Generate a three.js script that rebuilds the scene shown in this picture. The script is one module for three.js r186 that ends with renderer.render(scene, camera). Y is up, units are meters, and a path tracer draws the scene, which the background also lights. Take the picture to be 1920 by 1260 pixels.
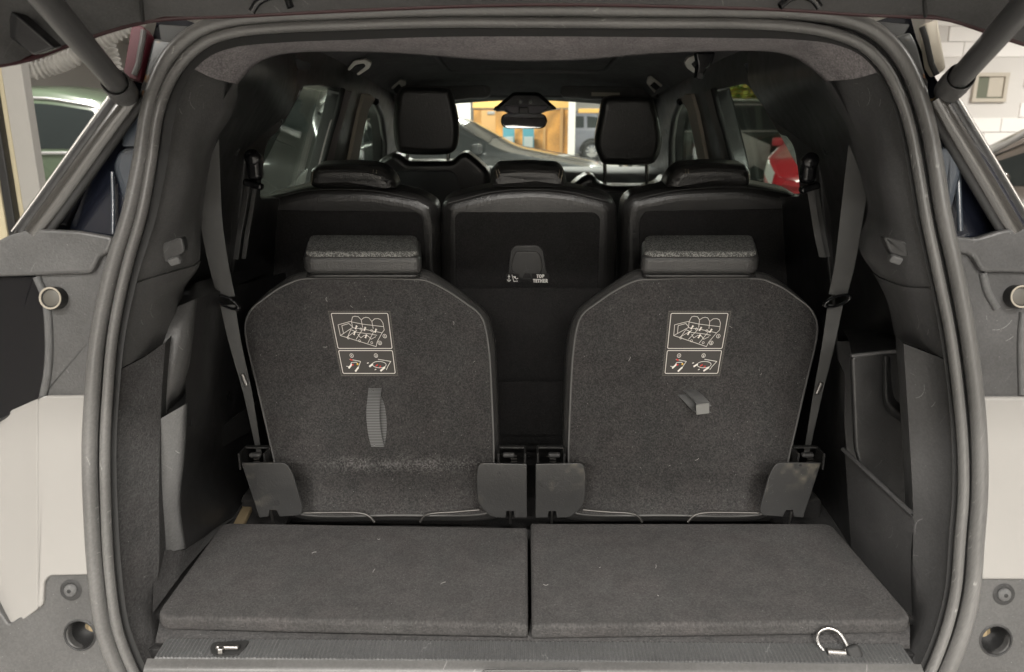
import * as THREE from 'three';
import { RoundedBoxGeometry } from 'three/addons/geometries/RoundedBoxGeometry.js';
import { mergeGeometries, toCreasedNormals } from 'three/addons/utils/BufferGeometryUtils.js';
import { RectAreaLightUniformsLib } from 'three/addons/lights/RectAreaLightUniformsLib.js';

// ------------------------------------------------------------------ camera, lamps, exposure
const EYE = new THREE.Vector3(-0.021, 0.703, 0.95);          // origin: middle of the boot sill, metres
const PITCH = -Math.atan(355 / 1400), YAW = 0.0111;
const scene = new THREE.Scene();
scene.background = new THREE.Color(0.02, 0.02, 0.02);
const camera = new THREE.PerspectiveCamera(2 * Math.atan(630 / 1400) * 180 / Math.PI, 1024 / 672, 0.02, 120);
camera.rotation.order = 'YXZ';
camera.position.copy(EYE);
camera.rotation.set(PITCH, YAW, 0);
camera.focus = 1.45; camera.userData.fStop = 5.6;
camera.updateMatrixWorld(true);
const renderer = new THREE.WebGLRenderer({ antialias: true });
renderer.setSize(1024, 672);
renderer.toneMapping = THREE.LinearToneMapping;
renderer.toneMappingExposure = 1.0;
renderer.shadowMap.enabled = true;
RectAreaLightUniformsLib.init();
const CEIL = 2.75;
// ceiling lamps of the workshop: [x, z, length, turned along z, strength]
const LAMPS = [
  [-1.15, 2.6, 1.5, 0, 190], [1.15, 2.6, 1.5, 0, 190], [-1.6, 5.2, 1.5, 0, 190], [1.6, 5.2, 1.5, 0, 190], [0, 7.4, 1.8, 0, 290],
  [-3.4, 0.2, 1.5, 1, 50], [3.4, 0.2, 1.5, 1, 60], [-4.2, -5, 1.5, 1, 110], [4.6, -5, 1.5, 1, 130], [0.4, -6, 1.5, 0, 150],
  [-1, -17, 1.8, 0, 420], [4, -19, 1.8, 0, 420], [7.4, -7.4, 1.5, 1, 170],
];

// ------------------------------------------------------------------ helpers
const V = (x, y, z) => new THREE.Vector3(x, y, z);
let seed = 7;
const rnd = () => { seed = (seed + 0x6d2b79f5) | 0; let t = Math.imul(seed ^ (seed >>> 15), 1 | seed); t = (t + Math.imul(t ^ (t >>> 7), 61 | t)) ^ t; return ((t ^ (t >>> 14)) >>> 0) / 4294967296; };
const used = {};
const numbered = (n) => { const k = (used[n] = (used[n] ?? -1) + 1); return k ? `${n}_${String(k).padStart(3, '0')}` : n; };
const bases = new Map();
function thing(name, label, category, base = [0, 0, 0], group) {
  const o = new THREE.Group(); o.name = numbered(name); o.position.set(...base); scene.add(o);
  o.userData = { label, category }; if (group) o.userData.group = group;
  bases.set(o, V(...base)); return o;
}
function part(parent, name, geo, mat, label) {                // geometry in world metres, stored from the thing's base
  const b = bases.get(parent); const g = Array.isArray(geo) ? mergeGeometries(geo.map((x) => { const y = x.index ? x.toNonIndexed() : x; for (const k of Object.keys(y.attributes)) if (!['position', 'normal', 'uv'].includes(k)) y.deleteAttribute(k); return y; })) : geo;
  g.translate(-b.x, -b.y, -b.z);
  const m = new THREE.Mesh(g, mat); m.name = name; m.castShadow = m.receiveShadow = true;
  if (label) m.userData.label = label;
  parent.add(m); bases.set(m, b); return m;
}
function struct(name, geo, mat) {
  const m = new THREE.Mesh(geo, mat); m.name = numbered(name); m.userData.kind = 'structure'; m.castShadow = m.receiveShadow = true; scene.add(m); bases.set(m, V(0, 0, 0)); return m;
}
function solo(name, label, category, geo, mat, base = [0, 0, 0], group) {
  const t = new THREE.Mesh(Array.isArray(geo) ? mergeGeometries(geo.map((x) => (x.index ? x.toNonIndexed() : x))) : geo, mat);
  t.geometry.translate(-base[0], -base[1], -base[2]); t.position.set(...base); t.name = numbered(name); t.userData = { label, category }; if (group) t.userData.group = group;
  t.castShadow = t.receiveShadow = true; scene.add(t); bases.set(t, V(...base)); return t;
}
// where a place measured on the photograph (1920 x 1260) lies, d metres ahead of the eye
const ray = (px, py) => V((px - 960) / 1400, (630 - py) / 1400, -1).applyQuaternion(camera.quaternion);
const at = (px, py, d) => { const r = ray(px, py); return EYE.clone().addScaledVector(r, -d / r.z); };
// a flat frame in space: o origin, u right, n towards the viewer
function frame(o, u, n) { u = u.clone().normalize(); n = n.clone().normalize(); const v = n.clone().cross(u).normalize(); u = v.clone().cross(n); return { o, u, v, n, m: new THREE.Matrix4().makeBasis(u, v, n).setPosition(o) }; }
const on = (F, px, py) => { const r = ray(px, py), t = F.o.clone().sub(EYE).dot(F.n) / r.dot(F.n), p = EYE.clone().addScaledVector(r, t).sub(F.o); return new THREE.Vector2(p.dot(F.u), p.dot(F.v)); };
const on3 = (F, px, py, h = 0) => { const p = on(F, px, py); return F.o.clone().addScaledVector(F.u, p.x).addScaledVector(F.v, p.y).addScaledVector(F.n, h); };
const facing = (d, y = 0, lean = 0) => frame(V(0, y, 0.95 - d), V(1, 0, 0), V(0, Math.sin(lean), Math.cos(lean)));
const smoothClosed = (p2, n, tension = 0.5) => new THREE.CatmullRomCurve3(p2.map((p) => V(p.x, p.y, 0)), true, 'catmullrom', tension).getSpacedPoints(n).slice(0, n).map((p) => new THREE.Vector2(p.x, p.y));
// rounds the corners of a 2D outline by radius r (metres)
function rounded(p2, r, k = 5) {
  const out = [], n = p2.length;
  for (let i = 0; i < n; i++) {
    const a = p2[(i + n - 1) % n], b = p2[i], c = p2[(i + 1) % n], rr = Array.isArray(r) ? r[i % r.length] : r;
    const ab = a.clone().sub(b), cb = c.clone().sub(b), q = Math.min(rr, ab.length() * 0.45, cb.length() * 0.45);
    const s = b.clone().addScaledVector(ab.normalize(), q), e = b.clone().addScaledVector(cb.normalize(), q);
    for (let j = 0; j <= k; j++) { const t = j / k; out.push(s.clone().multiplyScalar((1 - t) ** 2).addScaledVector(b, 2 * t * (1 - t)).addScaledVector(e, t * t)); }
  }
  return out;
}
function plate(F, p2, thick, bevel = 0.002, lift = 0, holes = [], segs = 3) {   // front face lies on F + lift
  const s = new THREE.Shape(p2); for (const h of holes) s.holes.push(new THREE.Path(h));
  const g = new THREE.ExtrudeGeometry(s, { depth: Math.max(thick - 2 * bevel, 0.0004), bevelEnabled: bevel > 0, bevelThickness: bevel, bevelSize: bevel, bevelOffset: -bevel, bevelSegments: segs, curveSegments: 8 });
  g.translate(0, 0, lift - thick + bevel); g.applyMatrix4(F.m); return g;
}
const pxs = (F, list) => list.map(([x, y]) => on(F, x, y));
function loft(rows, closedV = false) {                        // rows of points -> one sheet, uv in metres
  const R = rows.length, C = rows[0].length, pos = [], uv = [], idx = [];
  const vs = rows[0].map(() => 0);
  for (let i = 0; i < R; i++) {
    let u = 0;
    for (let j = 0; j < C; j++) {
      if (j) u += rows[i][j].distanceTo(rows[i][j - 1]);
      if (i) vs[j] += rows[i][j].distanceTo(rows[i - 1][j]);
      pos.push(...rows[i][j].toArray()); uv.push(u, vs[j]);
    }
  }
  for (let i = 0; i < R - 1; i++) for (let j = 0; j < C - 1; j++) { const a = i * C + j, b = a + 1, c = a + C, d = c + 1; idx.push(a, c, b, b, c, d); }
  const g = new THREE.BufferGeometry();
  g.setAttribute('position', new THREE.Float32BufferAttribute(pos, 3)); g.setAttribute('uv', new THREE.Float32BufferAttribute(uv, 2)); g.setIndex(idx); g.computeVertexNormals(); return g;
}
// a curve through [px, py, d] places, n even points
function rail(list, n, smooth = true) {
  const c = smooth ? new THREE.CatmullRomCurve3(list.map((p) => V(...p)), false, 'centripetal') : null;
  const pts = c ? c.getSpacedPoints(n - 1) : (() => { const o = []; let L = [0]; for (let i = 1; i < list.length; i++) L.push(L[i - 1] + Math.hypot(list[i][0] - list[i - 1][0], list[i][1] - list[i - 1][1])); for (let k = 0; k < n; k++) { const s = L.at(-1) * k / (n - 1); let i = 1; while (i < L.length - 1 && L[i] < s) i++; const t = (s - L[i - 1]) / (L[i] - L[i - 1] || 1); o.push(V(...list[i - 1]).lerp(V(...list[i]), t)); } return o; })();
  return pts.map((p) => at(p.x, p.y, p.z));
}
function blend(rowsIn, m) {                                   // smooth rows between given rows
  const C = rowsIn[0].length, cs = []; for (let j = 0; j < C; j++) cs.push(new THREE.CatmullRomCurve3(rowsIn.map((r) => r[j]), false, 'centripetal'));
  const out = []; for (let i = 0; i <= m; i++) out.push(cs.map((c) => c.getPoint(i / m))); return out;
}
const tube = (pts, r, seg = 40, rad = 10, closed = false) => new THREE.TubeGeometry(new THREE.CatmullRomCurve3(pts, closed, 'centripetal'), seg, r, rad, closed);
const polyTube = (pts, r, rad = 8, closed = false) => { const c = new THREE.CurvePath(); for (let i = 1; i < pts.length; i++) c.add(new THREE.LineCurve3(pts[i - 1], pts[i])); if (closed) c.add(new THREE.LineCurve3(pts.at(-1), pts[0])); return new THREE.TubeGeometry(c, pts.length * 2, r, rad, false); };
// sweeps a section [[across, out]...] along pts; out is the fixed normal n
function sweep(section, pts, n) {
  const rows = pts.map((p, i) => {
    const t = pts[Math.min(i + 1, pts.length - 1)].clone().sub(pts[Math.max(i - 1, 0)]).normalize(), s = t.clone().cross(n).normalize();
    return section.map(([a, b]) => p.clone().addScaledVector(s, a).addScaledVector(n, b));
  });
  return loft(rows);
}
function ribbon(pts, side, w, t = 0.0014) {                   // flat webbing; side = vector or one per point
  const L = pts.length, rows = [];
  for (let i = 0; i < L; i++) {
    const s = (Array.isArray(side) ? side[i] : side).clone().normalize(), d = pts[Math.min(i + 1, L - 1)].clone().sub(pts[Math.max(i - 1, 0)]).normalize(), n = s.clone().cross(d).normalize(), h = (Array.isArray(w) ? w[i] : w) / 2;
    rows.push([[-h, -t], [-h, t], [h, t], [h, -t], [-h, -t]].map(([a, b]) => pts[i].clone().addScaledVector(s, a).addScaledVector(n, b / 2)));
  }
  return toCreasedNormals(loft(rows), 0.9);
}
const box = (c, w, h, d, r = 0.003, rot) => { const g = new RoundedBoxGeometry(w, h, d, 2, Math.min(r, w / 2.1, h / 2.1, d / 2.1)); if (rot) g.applyMatrix4(new THREE.Matrix4().makeRotationFromEuler(new THREE.Euler(...rot))); g.translate(c.x, c.y, c.z); return g; };
const cyl = (c, axis, r0, r1, h, seg = 28) => { const g = new THREE.CylinderGeometry(r1, r0, h, seg); g.applyQuaternion(new THREE.Quaternion().setFromUnitVectors(V(0, 1, 0), axis.clone().normalize())); g.translate(c.x, c.y, c.z); return g; };
const lathe = (c, axis, prof, seg = 32) => { const g = new THREE.LatheGeometry(prof.map((p) => new THREE.Vector2(...p)), seg); g.applyQuaternion(new THREE.Quaternion().setFromUnitVectors(V(0, 1, 0), axis.clone().normalize())); g.translate(c.x, c.y, c.z); return g; };

// ------------------------------------------------------------------ textures
function lattice(n, s) { const a = new Float32Array(n * n); let q = s * 7919 + 13; for (let i = 0; i < n * n; i++) { q = (q * 1664525 + 1013904223) >>> 0; a[i] = q / 4294967296; } return a; }
function noise(size, cells, s) {                              // tiling value noise
  const L = lattice(cells, s), out = new Float32Array(size * size);
  for (let y = 0; y < size; y++) for (let x = 0; x < size; x++) {
    const fx = x * cells / size, fy = y * cells / size, x0 = fx | 0, y0 = fy | 0, tx = fx - x0, ty = fy - y0, sx = tx * tx * (3 - 2 * tx), sy = ty * ty * (3 - 2 * ty), x1 = (x0 + 1) % cells, y1 = (y0 + 1) % cells;
    const a = L[y0 * cells + x0], b = L[y0 * cells + x1], c = L[y1 * cells + x0], d = L[y1 * cells + x1];
    out[y * size + x] = (a + (b - a) * sx) * (1 - sy) + (c + (d - c) * sx) * sy;
  }
  return out;
}
function tex(size, metres, fn, srgb) {
  const data = new Uint8Array(size * size * 4);
  for (let i = 0; i < size * size; i++) { const v = fn(i, i % size, (i / size) | 0); for (let k = 0; k < 3; k++) data[i * 4 + k] = Math.max(0, Math.min(255, Array.isArray(v) ? v[k] : v)); data[i * 4 + 3] = 255; }
  const t = new THREE.DataTexture(data, size, size); t.wrapS = t.wrapT = THREE.RepeatWrapping; t.magFilter = THREE.LinearFilter; t.repeat.set(1 / metres, 1 / metres);
  if (srgb) t.colorSpace = THREE.SRGBColorSpace; t.needsUpdate = true; return t;
}
const S = 1024;
const n4 = noise(S, 4, 1), n9 = noise(S, 9, 2), n30 = noise(S, 30, 3), n90 = noise(S, 90, 4), n300 = noise(S, 300, 5), n512 = noise(S, 512, 6), n16 = noise(S, 16, 8);
const specks = new Float32Array(S * S);                       // lint and dust
for (let k = 0; k < 330; k++) { const x = rnd() * S | 0, y = rnd() * S | 0, a = 0.35 + rnd() * 0.65; specks[y * S + x] = a; if (rnd() < 0.75) { specks[y * S + (x + 1) % S] = a * 0.8; specks[((y + 1) % S) * S + x] = a * 0.8; } if (rnd() < 0.15) for (let j = 1; j < 6; j++) specks[((y + j) % S) * S + (x + (j * rnd() * 1.4 | 0)) % S] = a * 0.5; }
const scuffs = new Float32Array(S * S);                       // scratches
for (let k = 0; k < 60; k++) { let x = rnd() * S, y = rnd() * S, a = rnd() * 6.3; const l = 8 + rnd() * 60, s = 0.12 + rnd() * 0.5, b = (rnd() - 0.5) * 0.05; for (let j = 0; j < l; j++) { x += Math.cos(a); y += Math.sin(a); a += b; if (rnd() < 0.8) { scuffs[((y | 0) & 1023) * S + ((x | 0) & 1023)] = s; scuffs[((y | 0) & 1023) * S + ((x + 1 | 0) & 1023)] = s * 0.7; } } }
const carpetMap = (r, g, b, gain = 1, lint = 1, worn = 0) => tex(S, 0.62, (i, x, y) => { const v = (1 + (0.62 * (n512[i] - 0.5) + 0.7 * (n300[i] - 0.5)) * gain + 0.12 * (n30[i] - 0.5) + 0.07 * (n9[i] - 0.5)); const c = n16[i] - 0.5; const wx = x / S, wy = y / S, wb = worn * Math.exp(-(((wy - 0.135 - 0.01 * (n9[i] - 0.5)) / 0.022) ** 2)) * Math.min(1, Math.max(0, (wx - 0.3) * 8)) * Math.min(1, Math.max(0, (0.92 - wx) * 8)) * Math.max(0, n300[i] * 1.3 + n30[i] * 0.6 - 0.55); const l = specks[i] * 130 * lint + wb * 34; return [r * v + c * 1.5 + l, g * v + l, b * v + l]; }, true);
const fuzz = tex(S, 0.62, (i) => 255 * (0.5 * n512[i] + 0.5 * n300[i]));
const grain = tex(S, 0.5, (i) => 255 * (0.6 * n300[i] + 0.4 * n90[i]));
const leatherBump = tex(S, 0.42, (i) => { const a = Math.abs(n300[i] - 0.5) + Math.abs(n90[i] - 0.5) * 0.7; return 255 * Math.min(1, a * 1.6); });
const plasticMap = tex(S, 0.6, (i) => { const v = 0.9 + 0.12 * (n300[i] - 0.5) + 0.12 * (n9[i] - 0.5) + scuffs[i] * 1.3 + specks[i] * 0.7; return 150 * v; }, true);
const paintWear = tex(S, 0.5, (i) => { const rust = Math.max(0, n30[i] + 0.6 * n9[i] - 0.98) * 4, k = Math.min(1, rust), s = specks[i] * 120; return [72 * (1 - k) + 150 * k + s, 74 * (1 - k) + 98 * k + s, 74 * (1 - k) + 52 * k + s]; }, true);
const roughMap = tex(S, 0.6, (i) => 255 * (0.78 + 0.22 * n30[i] + 0.15 * (n9[i] - 0.5)));
const dirtMap = tex(S, 0.4, (i) => { const k = Math.max(0, Math.min(1, (n9[i] * 0.7 + n30[i] * 0.5 - 0.78) * 4)) * (0.5 + 0.5 * n90[i]), l = specks[i] * 120 + scuffs[i] * 60; return [48 + 46 * k + l, 48 + 42 * k + l, 48 + 32 * k + l]; }, true);
const clothMap = tex(S, 0.45, (i) => { const v = n300[i] * 0.85 + n512[i] * 0.15; const w = v > 0.58 ? 138 : v > 0.46 ? 106 : 72; return [w, w, w * 0.98]; }, true);
const webBump = tex(256, 0.05, (i, x, y) => 127 + 90 * Math.sin(x * 2 * Math.PI / 8) + 30 * Math.sin(y * 2 * Math.PI / 5.12), false);
const ribMap = tex(128, 0.0256, (i, x, y) => 96 + 34 * Math.sin(y * 2 * Math.PI / 16) + 10 * Math.sin(x * 2 * Math.PI / 8), true);
const concrete = tex(S, 3, (i) => 176 + 30 * (n300[i] - 0.5) + 40 * (n30[i] - 0.5) + 40 * (n4[i] - 0.5), true);
const woodMap = tex(S, 2.4, (i, x, y) => { const v = 0.82 + 0.26 * Math.sin(x * 0.06 + n9[i] * 8) * 0.4 + 0.3 * (n300[i] - 0.5) * 0.6; return [206 * v, 148 * v, 72 * v]; }, true);

// ------------------------------------------------------------------ materials
const std = (c, rough, o = {}) => new THREE.MeshStandardMaterial({ color: new THREE.Color().setRGB(...(Array.isArray(c) ? c : [c, c, c])), roughness: rough, side: THREE.DoubleSide, ...o });
const phys = (c, rough, o = {}) => new THREE.MeshPhysicalMaterial({ color: new THREE.Color().setRGB(...(Array.isArray(c) ? c : [c, c, c])), roughness: rough, side: THREE.DoubleSide, ...o });
const M = {
  seatCarpet: std(1, 0.95, { map: carpetMap(57, 55.5, 55, 0.66, 1), bumpMap: fuzz, bumpScale: 0.0012 }),
  wornCarpet: std(1, 0.95, { map: carpetMap(57, 55.5, 55, 0.66, 1, 1), bumpMap: fuzz, bumpScale: 0.0012 }),
  boardCarpet: std(1, 0.95, { map: carpetMap(58, 56.5, 56, 0.45, 0.6), bumpMap: fuzz, bumpScale: 0.001 }),
  lowCarpet: std(1, 0.95, { map: carpetMap(54, 53, 53, 0.5, 0.7), bumpMap: fuzz, bumpScale: 0.001 }),
  darkCarpet: std(1, 0.97, { map: carpetMap(31, 30, 30, 0.7, 0.5), bumpMap: fuzz, bumpScale: 0.001 }),
  header: std(1, 0.9, { map: carpetMap(106, 102, 103, 0.4, 0.25), bumpMap: fuzz, bumpScale: 0.0006 }),
  lining: std(1, 0.95, { map: carpetMap(92, 92, 93, 0.3, 0.2) }),
  trim: std([0.28, 0.277, 0.275], 0.42, { map: plasticMap, roughnessMap: roughMap, bumpMap: grain, bumpScale: 0.0002 }),
  trimCool: std([0.24, 0.238, 0.24], 0.42, { map: plasticMap, roughnessMap: roughMap, bumpMap: grain, bumpScale: 0.0002 }),
  trimDark: std([0.08, 0.08, 0.081], 0.38, { map: plasticMap, roughnessMap: roughMap, bumpMap: grain, bumpScale: 0.0002 }),
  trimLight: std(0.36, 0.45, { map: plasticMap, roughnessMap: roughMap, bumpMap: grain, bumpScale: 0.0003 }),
  plate: std([1, 1, 1], 0.36, { map: dirtMap, bumpMap: grain, bumpScale: 0.0002, roughnessMap: roughMap }),
  rubber: std([0.42, 0.412, 0.4], 0.38, { map: plasticMap, roughnessMap: roughMap }),
  groove: std(0.012, 0.7),
  leather: phys([0.018, 0.0175, 0.017], 0.3, { bumpMap: leatherBump, bumpScale: 0.0004 }),
  leatherGrey: phys([0.045, 0.044, 0.043], 0.32, { bumpMap: leatherBump, bumpScale: 0.0005 }),
  piping: std([0.1, 0.098, 0.095], 0.45),
  stitch: std([0.45, 0.38, 0.28], 0.8),
  cloth: std(0.95, 0.95, { map: clothMap, bumpMap: fuzz, bumpScale: 0.0012 }),
  webbing: std([0.09, 0.09, 0.088], 0.7, { bumpMap: webBump, bumpScale: 0.0006 }),
  strap: std([1, 1, 1], 0.75, { map: ribMap }),
  strapTip: std([0.26, 0.26, 0.25], 0.7, { bumpMap: webBump, bumpScale: 0.0006 }),
  gloss: phys([0.006, 0.006, 0.007], 0.2),
  navy: phys([0.008, 0.01, 0.018], 0.22, { clearcoat: 1, clearcoatRoughness: 0.08 }),
  blueGrey: phys([0.05, 0.06, 0.075], 0.3, { clearcoat: 1, clearcoatRoughness: 0.12 }),
  maroon: phys([0.075, 0.006, 0.014], 0.5), rusty: std([0.5, 0.48, 0.46], 0.6, { map: paintWear }),
  worn: phys([1.3, 1.3, 1.35], 0.32, { map: paintWear, metalness: 0.25, clearcoat: 0.7, clearcoatRoughness: 0.15 }),
  white: phys([0.235, 0.227, 0.216], 0.36, { clearcoat: 0.6, clearcoatRoughness: 0.25 }),
  chrome: std([0.62, 0.61, 0.6], 0.22, { metalness: 1 }),
  steel: std([0.35, 0.34, 0.33], 0.4, { metalness: 1, roughnessMap: roughMap }),
  wire: std([0.11, 0.105, 0.1], 0.42, { metalness: 0.8 }),
  brass: std([0.36, 0.28, 0.17], 0.5, { metalness: 0.6 }),
  cap: std([0.3, 0.27, 0.22], 0.5),
  beige: std([0.45, 0.41, 0.34], 0.6),
  mirror: std([0.8, 0.8, 0.8], 0.02, { metalness: 1 }),
  glass: phys([0.86, 0.93, 0.88], 0.02, { transmission: 1, thickness: 0, ior: 1.5 }),
  handle: std([0.5, 0.49, 0.45], 0.5),
  bandGloss: phys([0.03, 0.028, 0.026], 0.2, { clearcoat: 1, clearcoatRoughness: 0.12 }), lint: std([0.3, 0.29, 0.28], 0.9), dash: std([0.16, 0.165, 0.17], 0.55),
  wall: std([0.66, 0.64, 0.61], 0.8),
  block: std([0.78, 0.76, 0.73], 0.75),
  mortar: std([0.6, 0.58, 0.55], 0.9),
  wood: std(1, 0.7, { map: woodMap }),
  woodEdge: std([0.36, 0.2, 0.07], 0.7),
  floor: std([0.9, 0.88, 0.84], 0.6, { map: concrete, roughnessMap: roughMap }),
  post: std([0.3, 0.29, 0.27], 0.6, { roughnessMap: roughMap }),
  postYellow: std([0.5, 0.44, 0.3], 0.7),
  hose: std([0.36, 0.35, 0.33], 0.6),
  bin: std([0.05, 0.19, 0.24], 0.6),
    tyre: std(0.02, 0.8), rim: std(0.6, 0.35, { metalness: 0.7 }),
  carGlass: phys([0.02, 0.025, 0.025], 0.06), lampRed: phys([0.5, 0.01, 0.015], 0.15), lampClear: phys([0.6, 0.6, 0.58], 0.15),
};

// ================================================================== the car
const car = thing('car', 'black and white family car seen into its open boot, tailgate raised', 'car', [0, -0.7, 0]);
const RING = frame(V(0, 0, 0), V(1, 0, 0), V(0, 0.193, 1));   // raked plane of the boot opening
// weather seal, lip line: left up, across the top, right down
const bulbPx = [[262, 1330], [238, 1290], [215, 1240], [194, 1180], [180, 1080], [172, 960], [169, 840], [174, 740], [186, 620], [212, 500], [243, 400], [264, 300], [279, 205], [296, 150], [323, 100], [366, 62], [425, 40], [520, 30], [640, 25], [820, 19], [1000, 18], [1200, 19], [1380, 21], [1500, 24], [1580, 34], [1640, 58], [1684, 100], [1716, 160], [1738, 230], [1752, 300], [1768, 400], [1790, 500], [1813, 620], [1829, 740], [1836, 840], [1836, 930], [1830, 1010], [1822, 1110], [1806, 1180], [1784, 1240], [1760, 1290], [1740, 1330]];
const lipPx = [[300, 1330], [268, 1290], [242, 1240], [221, 1180], [206, 1080], [199, 960], [197, 840], [202, 740], [213, 620], [238, 500], [266, 400], [284, 300], [297, 212], [314, 162], [341, 118], [383, 80], [437, 61], [520, 52], [640, 47], [820, 42], [1000, 42], [1200, 43], [1380, 44], [1490, 50], [1560, 62], [1615, 84], [1656, 122], [1686, 178], [1706, 240], [1719, 306], [1736, 406], [1757, 506], [1781, 624], [1797, 744], [1805, 840], [1806, 930], [1800, 1010], [1792, 1104], [1777, 1172], [1757, 1230], [1730, 1290], [1708, 1330]];
const flat = (list, n, h = 0) => new THREE.CatmullRomCurve3(list.map(([x, y]) => on3(RING, x, y, h)), false, 'centripetal').getSpacedPoints(n - 1);
const bulbPts = flat(bulbPx, 240), lipPts = flat(lipPx, 240);
const round = (w, h, n = 14) => Array.from({ length: n + 1 }, (_, i) => { const a = i / n * 2 * Math.PI; return [Math.cos(a) * w, Math.sin(a) * h]; });
const seal = part(car, 'weather_seal', sweep(round(0.0108, 0.012), bulbPts, RING.n), M.rubber);
part(seal, 'seal_lip', sweep(round(0.0072, 0.008), lipPts, RING.n), M.rubber);
part(seal, 'seal_groove', sweep([[-0.012, -0.004], [0.034, -0.004]], bulbPts.map((p) => p.clone().addScaledVector(RING.n, -0.004)), RING.n), M.groove);

// ---- pillar trims: from the seal lip to a crease to the inner edge, with a return
function pillar(side, A, B, C, name, mat, n = 40, depths = [0.012, 0.06, 0.13, 0.17]) {
  const put = (list, back) => new THREE.CatmullRomCurve3(list.map(([x, y]) => { const p = on3(RING, x, y); const z = p.z - back; return at(x, y, 0.95 - z); }), false, 'centripetal').getSpacedPoints(n - 1);
  const a = put(A, depths[0]), b = put(B, depths[1]), c = put(C, depths[2]), e = c.map((p) => p.clone().add(V(side * 0.012, 0, -0.05)));
  const rows = [...blend([a, b, c], 12), e];
  if (!name.startsWith('pillar')) return part(car, name, toCreasedNormals(loft(rows), 0.7), mat);
  let k = 0; while (k < n - 1 && a[k].y > 0.515) k++;         // the moulding is in two pieces that meet in a step
  part(car, name, toCreasedNormals(loft(rows.map((q) => q.slice(0, k + 1))), 0.7), mat);
  return part(car, 'middle_' + name, toCreasedNormals(loft(rows.map((q) => { const w = q.slice(k).map((p) => p.clone().add(V(-side * 0.003, 0, 0.003))); return [w[0].clone().add(V(side * 0.004, 0.0005, -0.005)), ...w]; })), 0.7), mat);
}
pillar(-1, [[334, 132], [312, 172], [298, 215], [288, 300], [272, 400], [248, 500], [222, 640], [219, 692]], [[392, 112], [372, 150], [362, 200], [352, 290], [335, 400], [308, 500], [278, 600], [266, 668]], [[452, 118], [443, 157], [425, 215], [397, 262], [378, 340], [366, 440], [362, 505], [334, 548], [325, 590], [314, 637]], 'pillar_trim', M.trim);
pillar(1, [[1640, 100], [1667, 130], [1690, 180], [1712, 250], [1732, 350], [1758, 480], [1776, 590], [1785, 676]], [[1600, 105], [1618, 140], [1640, 200], [1655, 290], [1670, 400], [1690, 500], [1724, 600], [1746, 660]], [[1540, 115], [1549, 152], [1580, 205], [1603, 250], [1629, 345], [1640, 400], [1622, 470], [1657, 530], [1679, 575], [1693, 640]], 'pillar_trim', M.trimCool);
pillar(-1, [[217, 697], [207, 800], [204, 960], [211, 1080], [226, 1180], [246, 1236], [275, 1290], [300, 1345]], [[266, 672], [258, 780], [254, 960], [256, 1080], [262, 1130], [284, 1185], [300, 1240], [330, 1345]], [[310, 642], [302, 760], [298, 920], [298, 1060], [290, 1140], [300, 1180], [318, 1225], [350, 1345]], 'lower_pillar_trim', M.lowCarpet, 40, [0.012, 0.045, 0.075]);
pillar(1, [[1786, 680], [1794, 760], [1800, 900], [1794, 1020], [1786, 1104], [1770, 1172], [1738, 1250], [1700, 1345]], [[1745, 664], [1752, 780], [1757, 960], [1752, 1080], [1742, 1130], [1720, 1190], [1696, 1240], [1660, 1345]], [[1694, 644], [1704, 800], [1712, 950], [1712, 1060], [1716, 1150], [1706, 1190], [1684, 1230], [1640, 1345]], 'lower_pillar_trim', M.trimCool, 40, [0.012, 0.045, 0.075]);
// hook recesses with a lashing slot in each upper pillar trim
for (const [pl, d] of [[[[312, 455], [352, 440], [357, 470], [318, 492]], 1.075], [[[1645, 440], [1690, 452], [1692, 480], [1660, 474]], 1.075]]) {
  const F = facing(d, 0.5, 0), c = pxs(F, pl), s = pl[0][0] < 960 ? -1 : 1;
  const h = part(car, 'bag_hook', plate(F, rounded(c, 0.007), 0.016, 0.003, 0.018), M.trimDark);
  const cc = c.reduce((a, b) => a.clone().add(b)).multiplyScalar(0.25);
  part(h, 'hook_tongue', box(F.o.clone().add(V(cc.x - s * 0.002, cc.y - 0.016, 0.018)), 0.018, 0.011, 0.012, 0.003, [0.3, 0, -s * 0.3]), M.trimLight);
}

// ---- roof: fabric header, lining
const headTop = flat([[343, 118], [383, 82], [437, 63], [520, 55], [640, 50], [820, 46], [1000, 46], [1200, 46], [1380, 47], [1490, 54], [1560, 66], [1615, 88], [1660, 130]], 70, -0.008);
const headLow = rail([[445, 158, 1.2], [478, 122, 1.22], [520, 104, 1.24], [570, 98, 1.25], [700, 98, 1.25], [800, 104, 1.25], [900, 112, 1.25], [1000, 115, 1.25], [1100, 112, 1.25], [1200, 103, 1.25], [1320, 97, 1.25], [1450, 98, 1.24], [1490, 108, 1.23], [1520, 128, 1.21], [1548, 152, 1.2]], 70);
const headMid = headTop.map((p, i) => p.clone().lerp(headLow[i], 0.5).add(V(0, -0.004, 0.004)));
const headUp = headLow.map((p) => p.clone().add(V(0, 0.05, -0.05)));
part(car, 'header_trim', loft([...blend([headTop, headMid, headLow], 10), headUp]), M.header);
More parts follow.
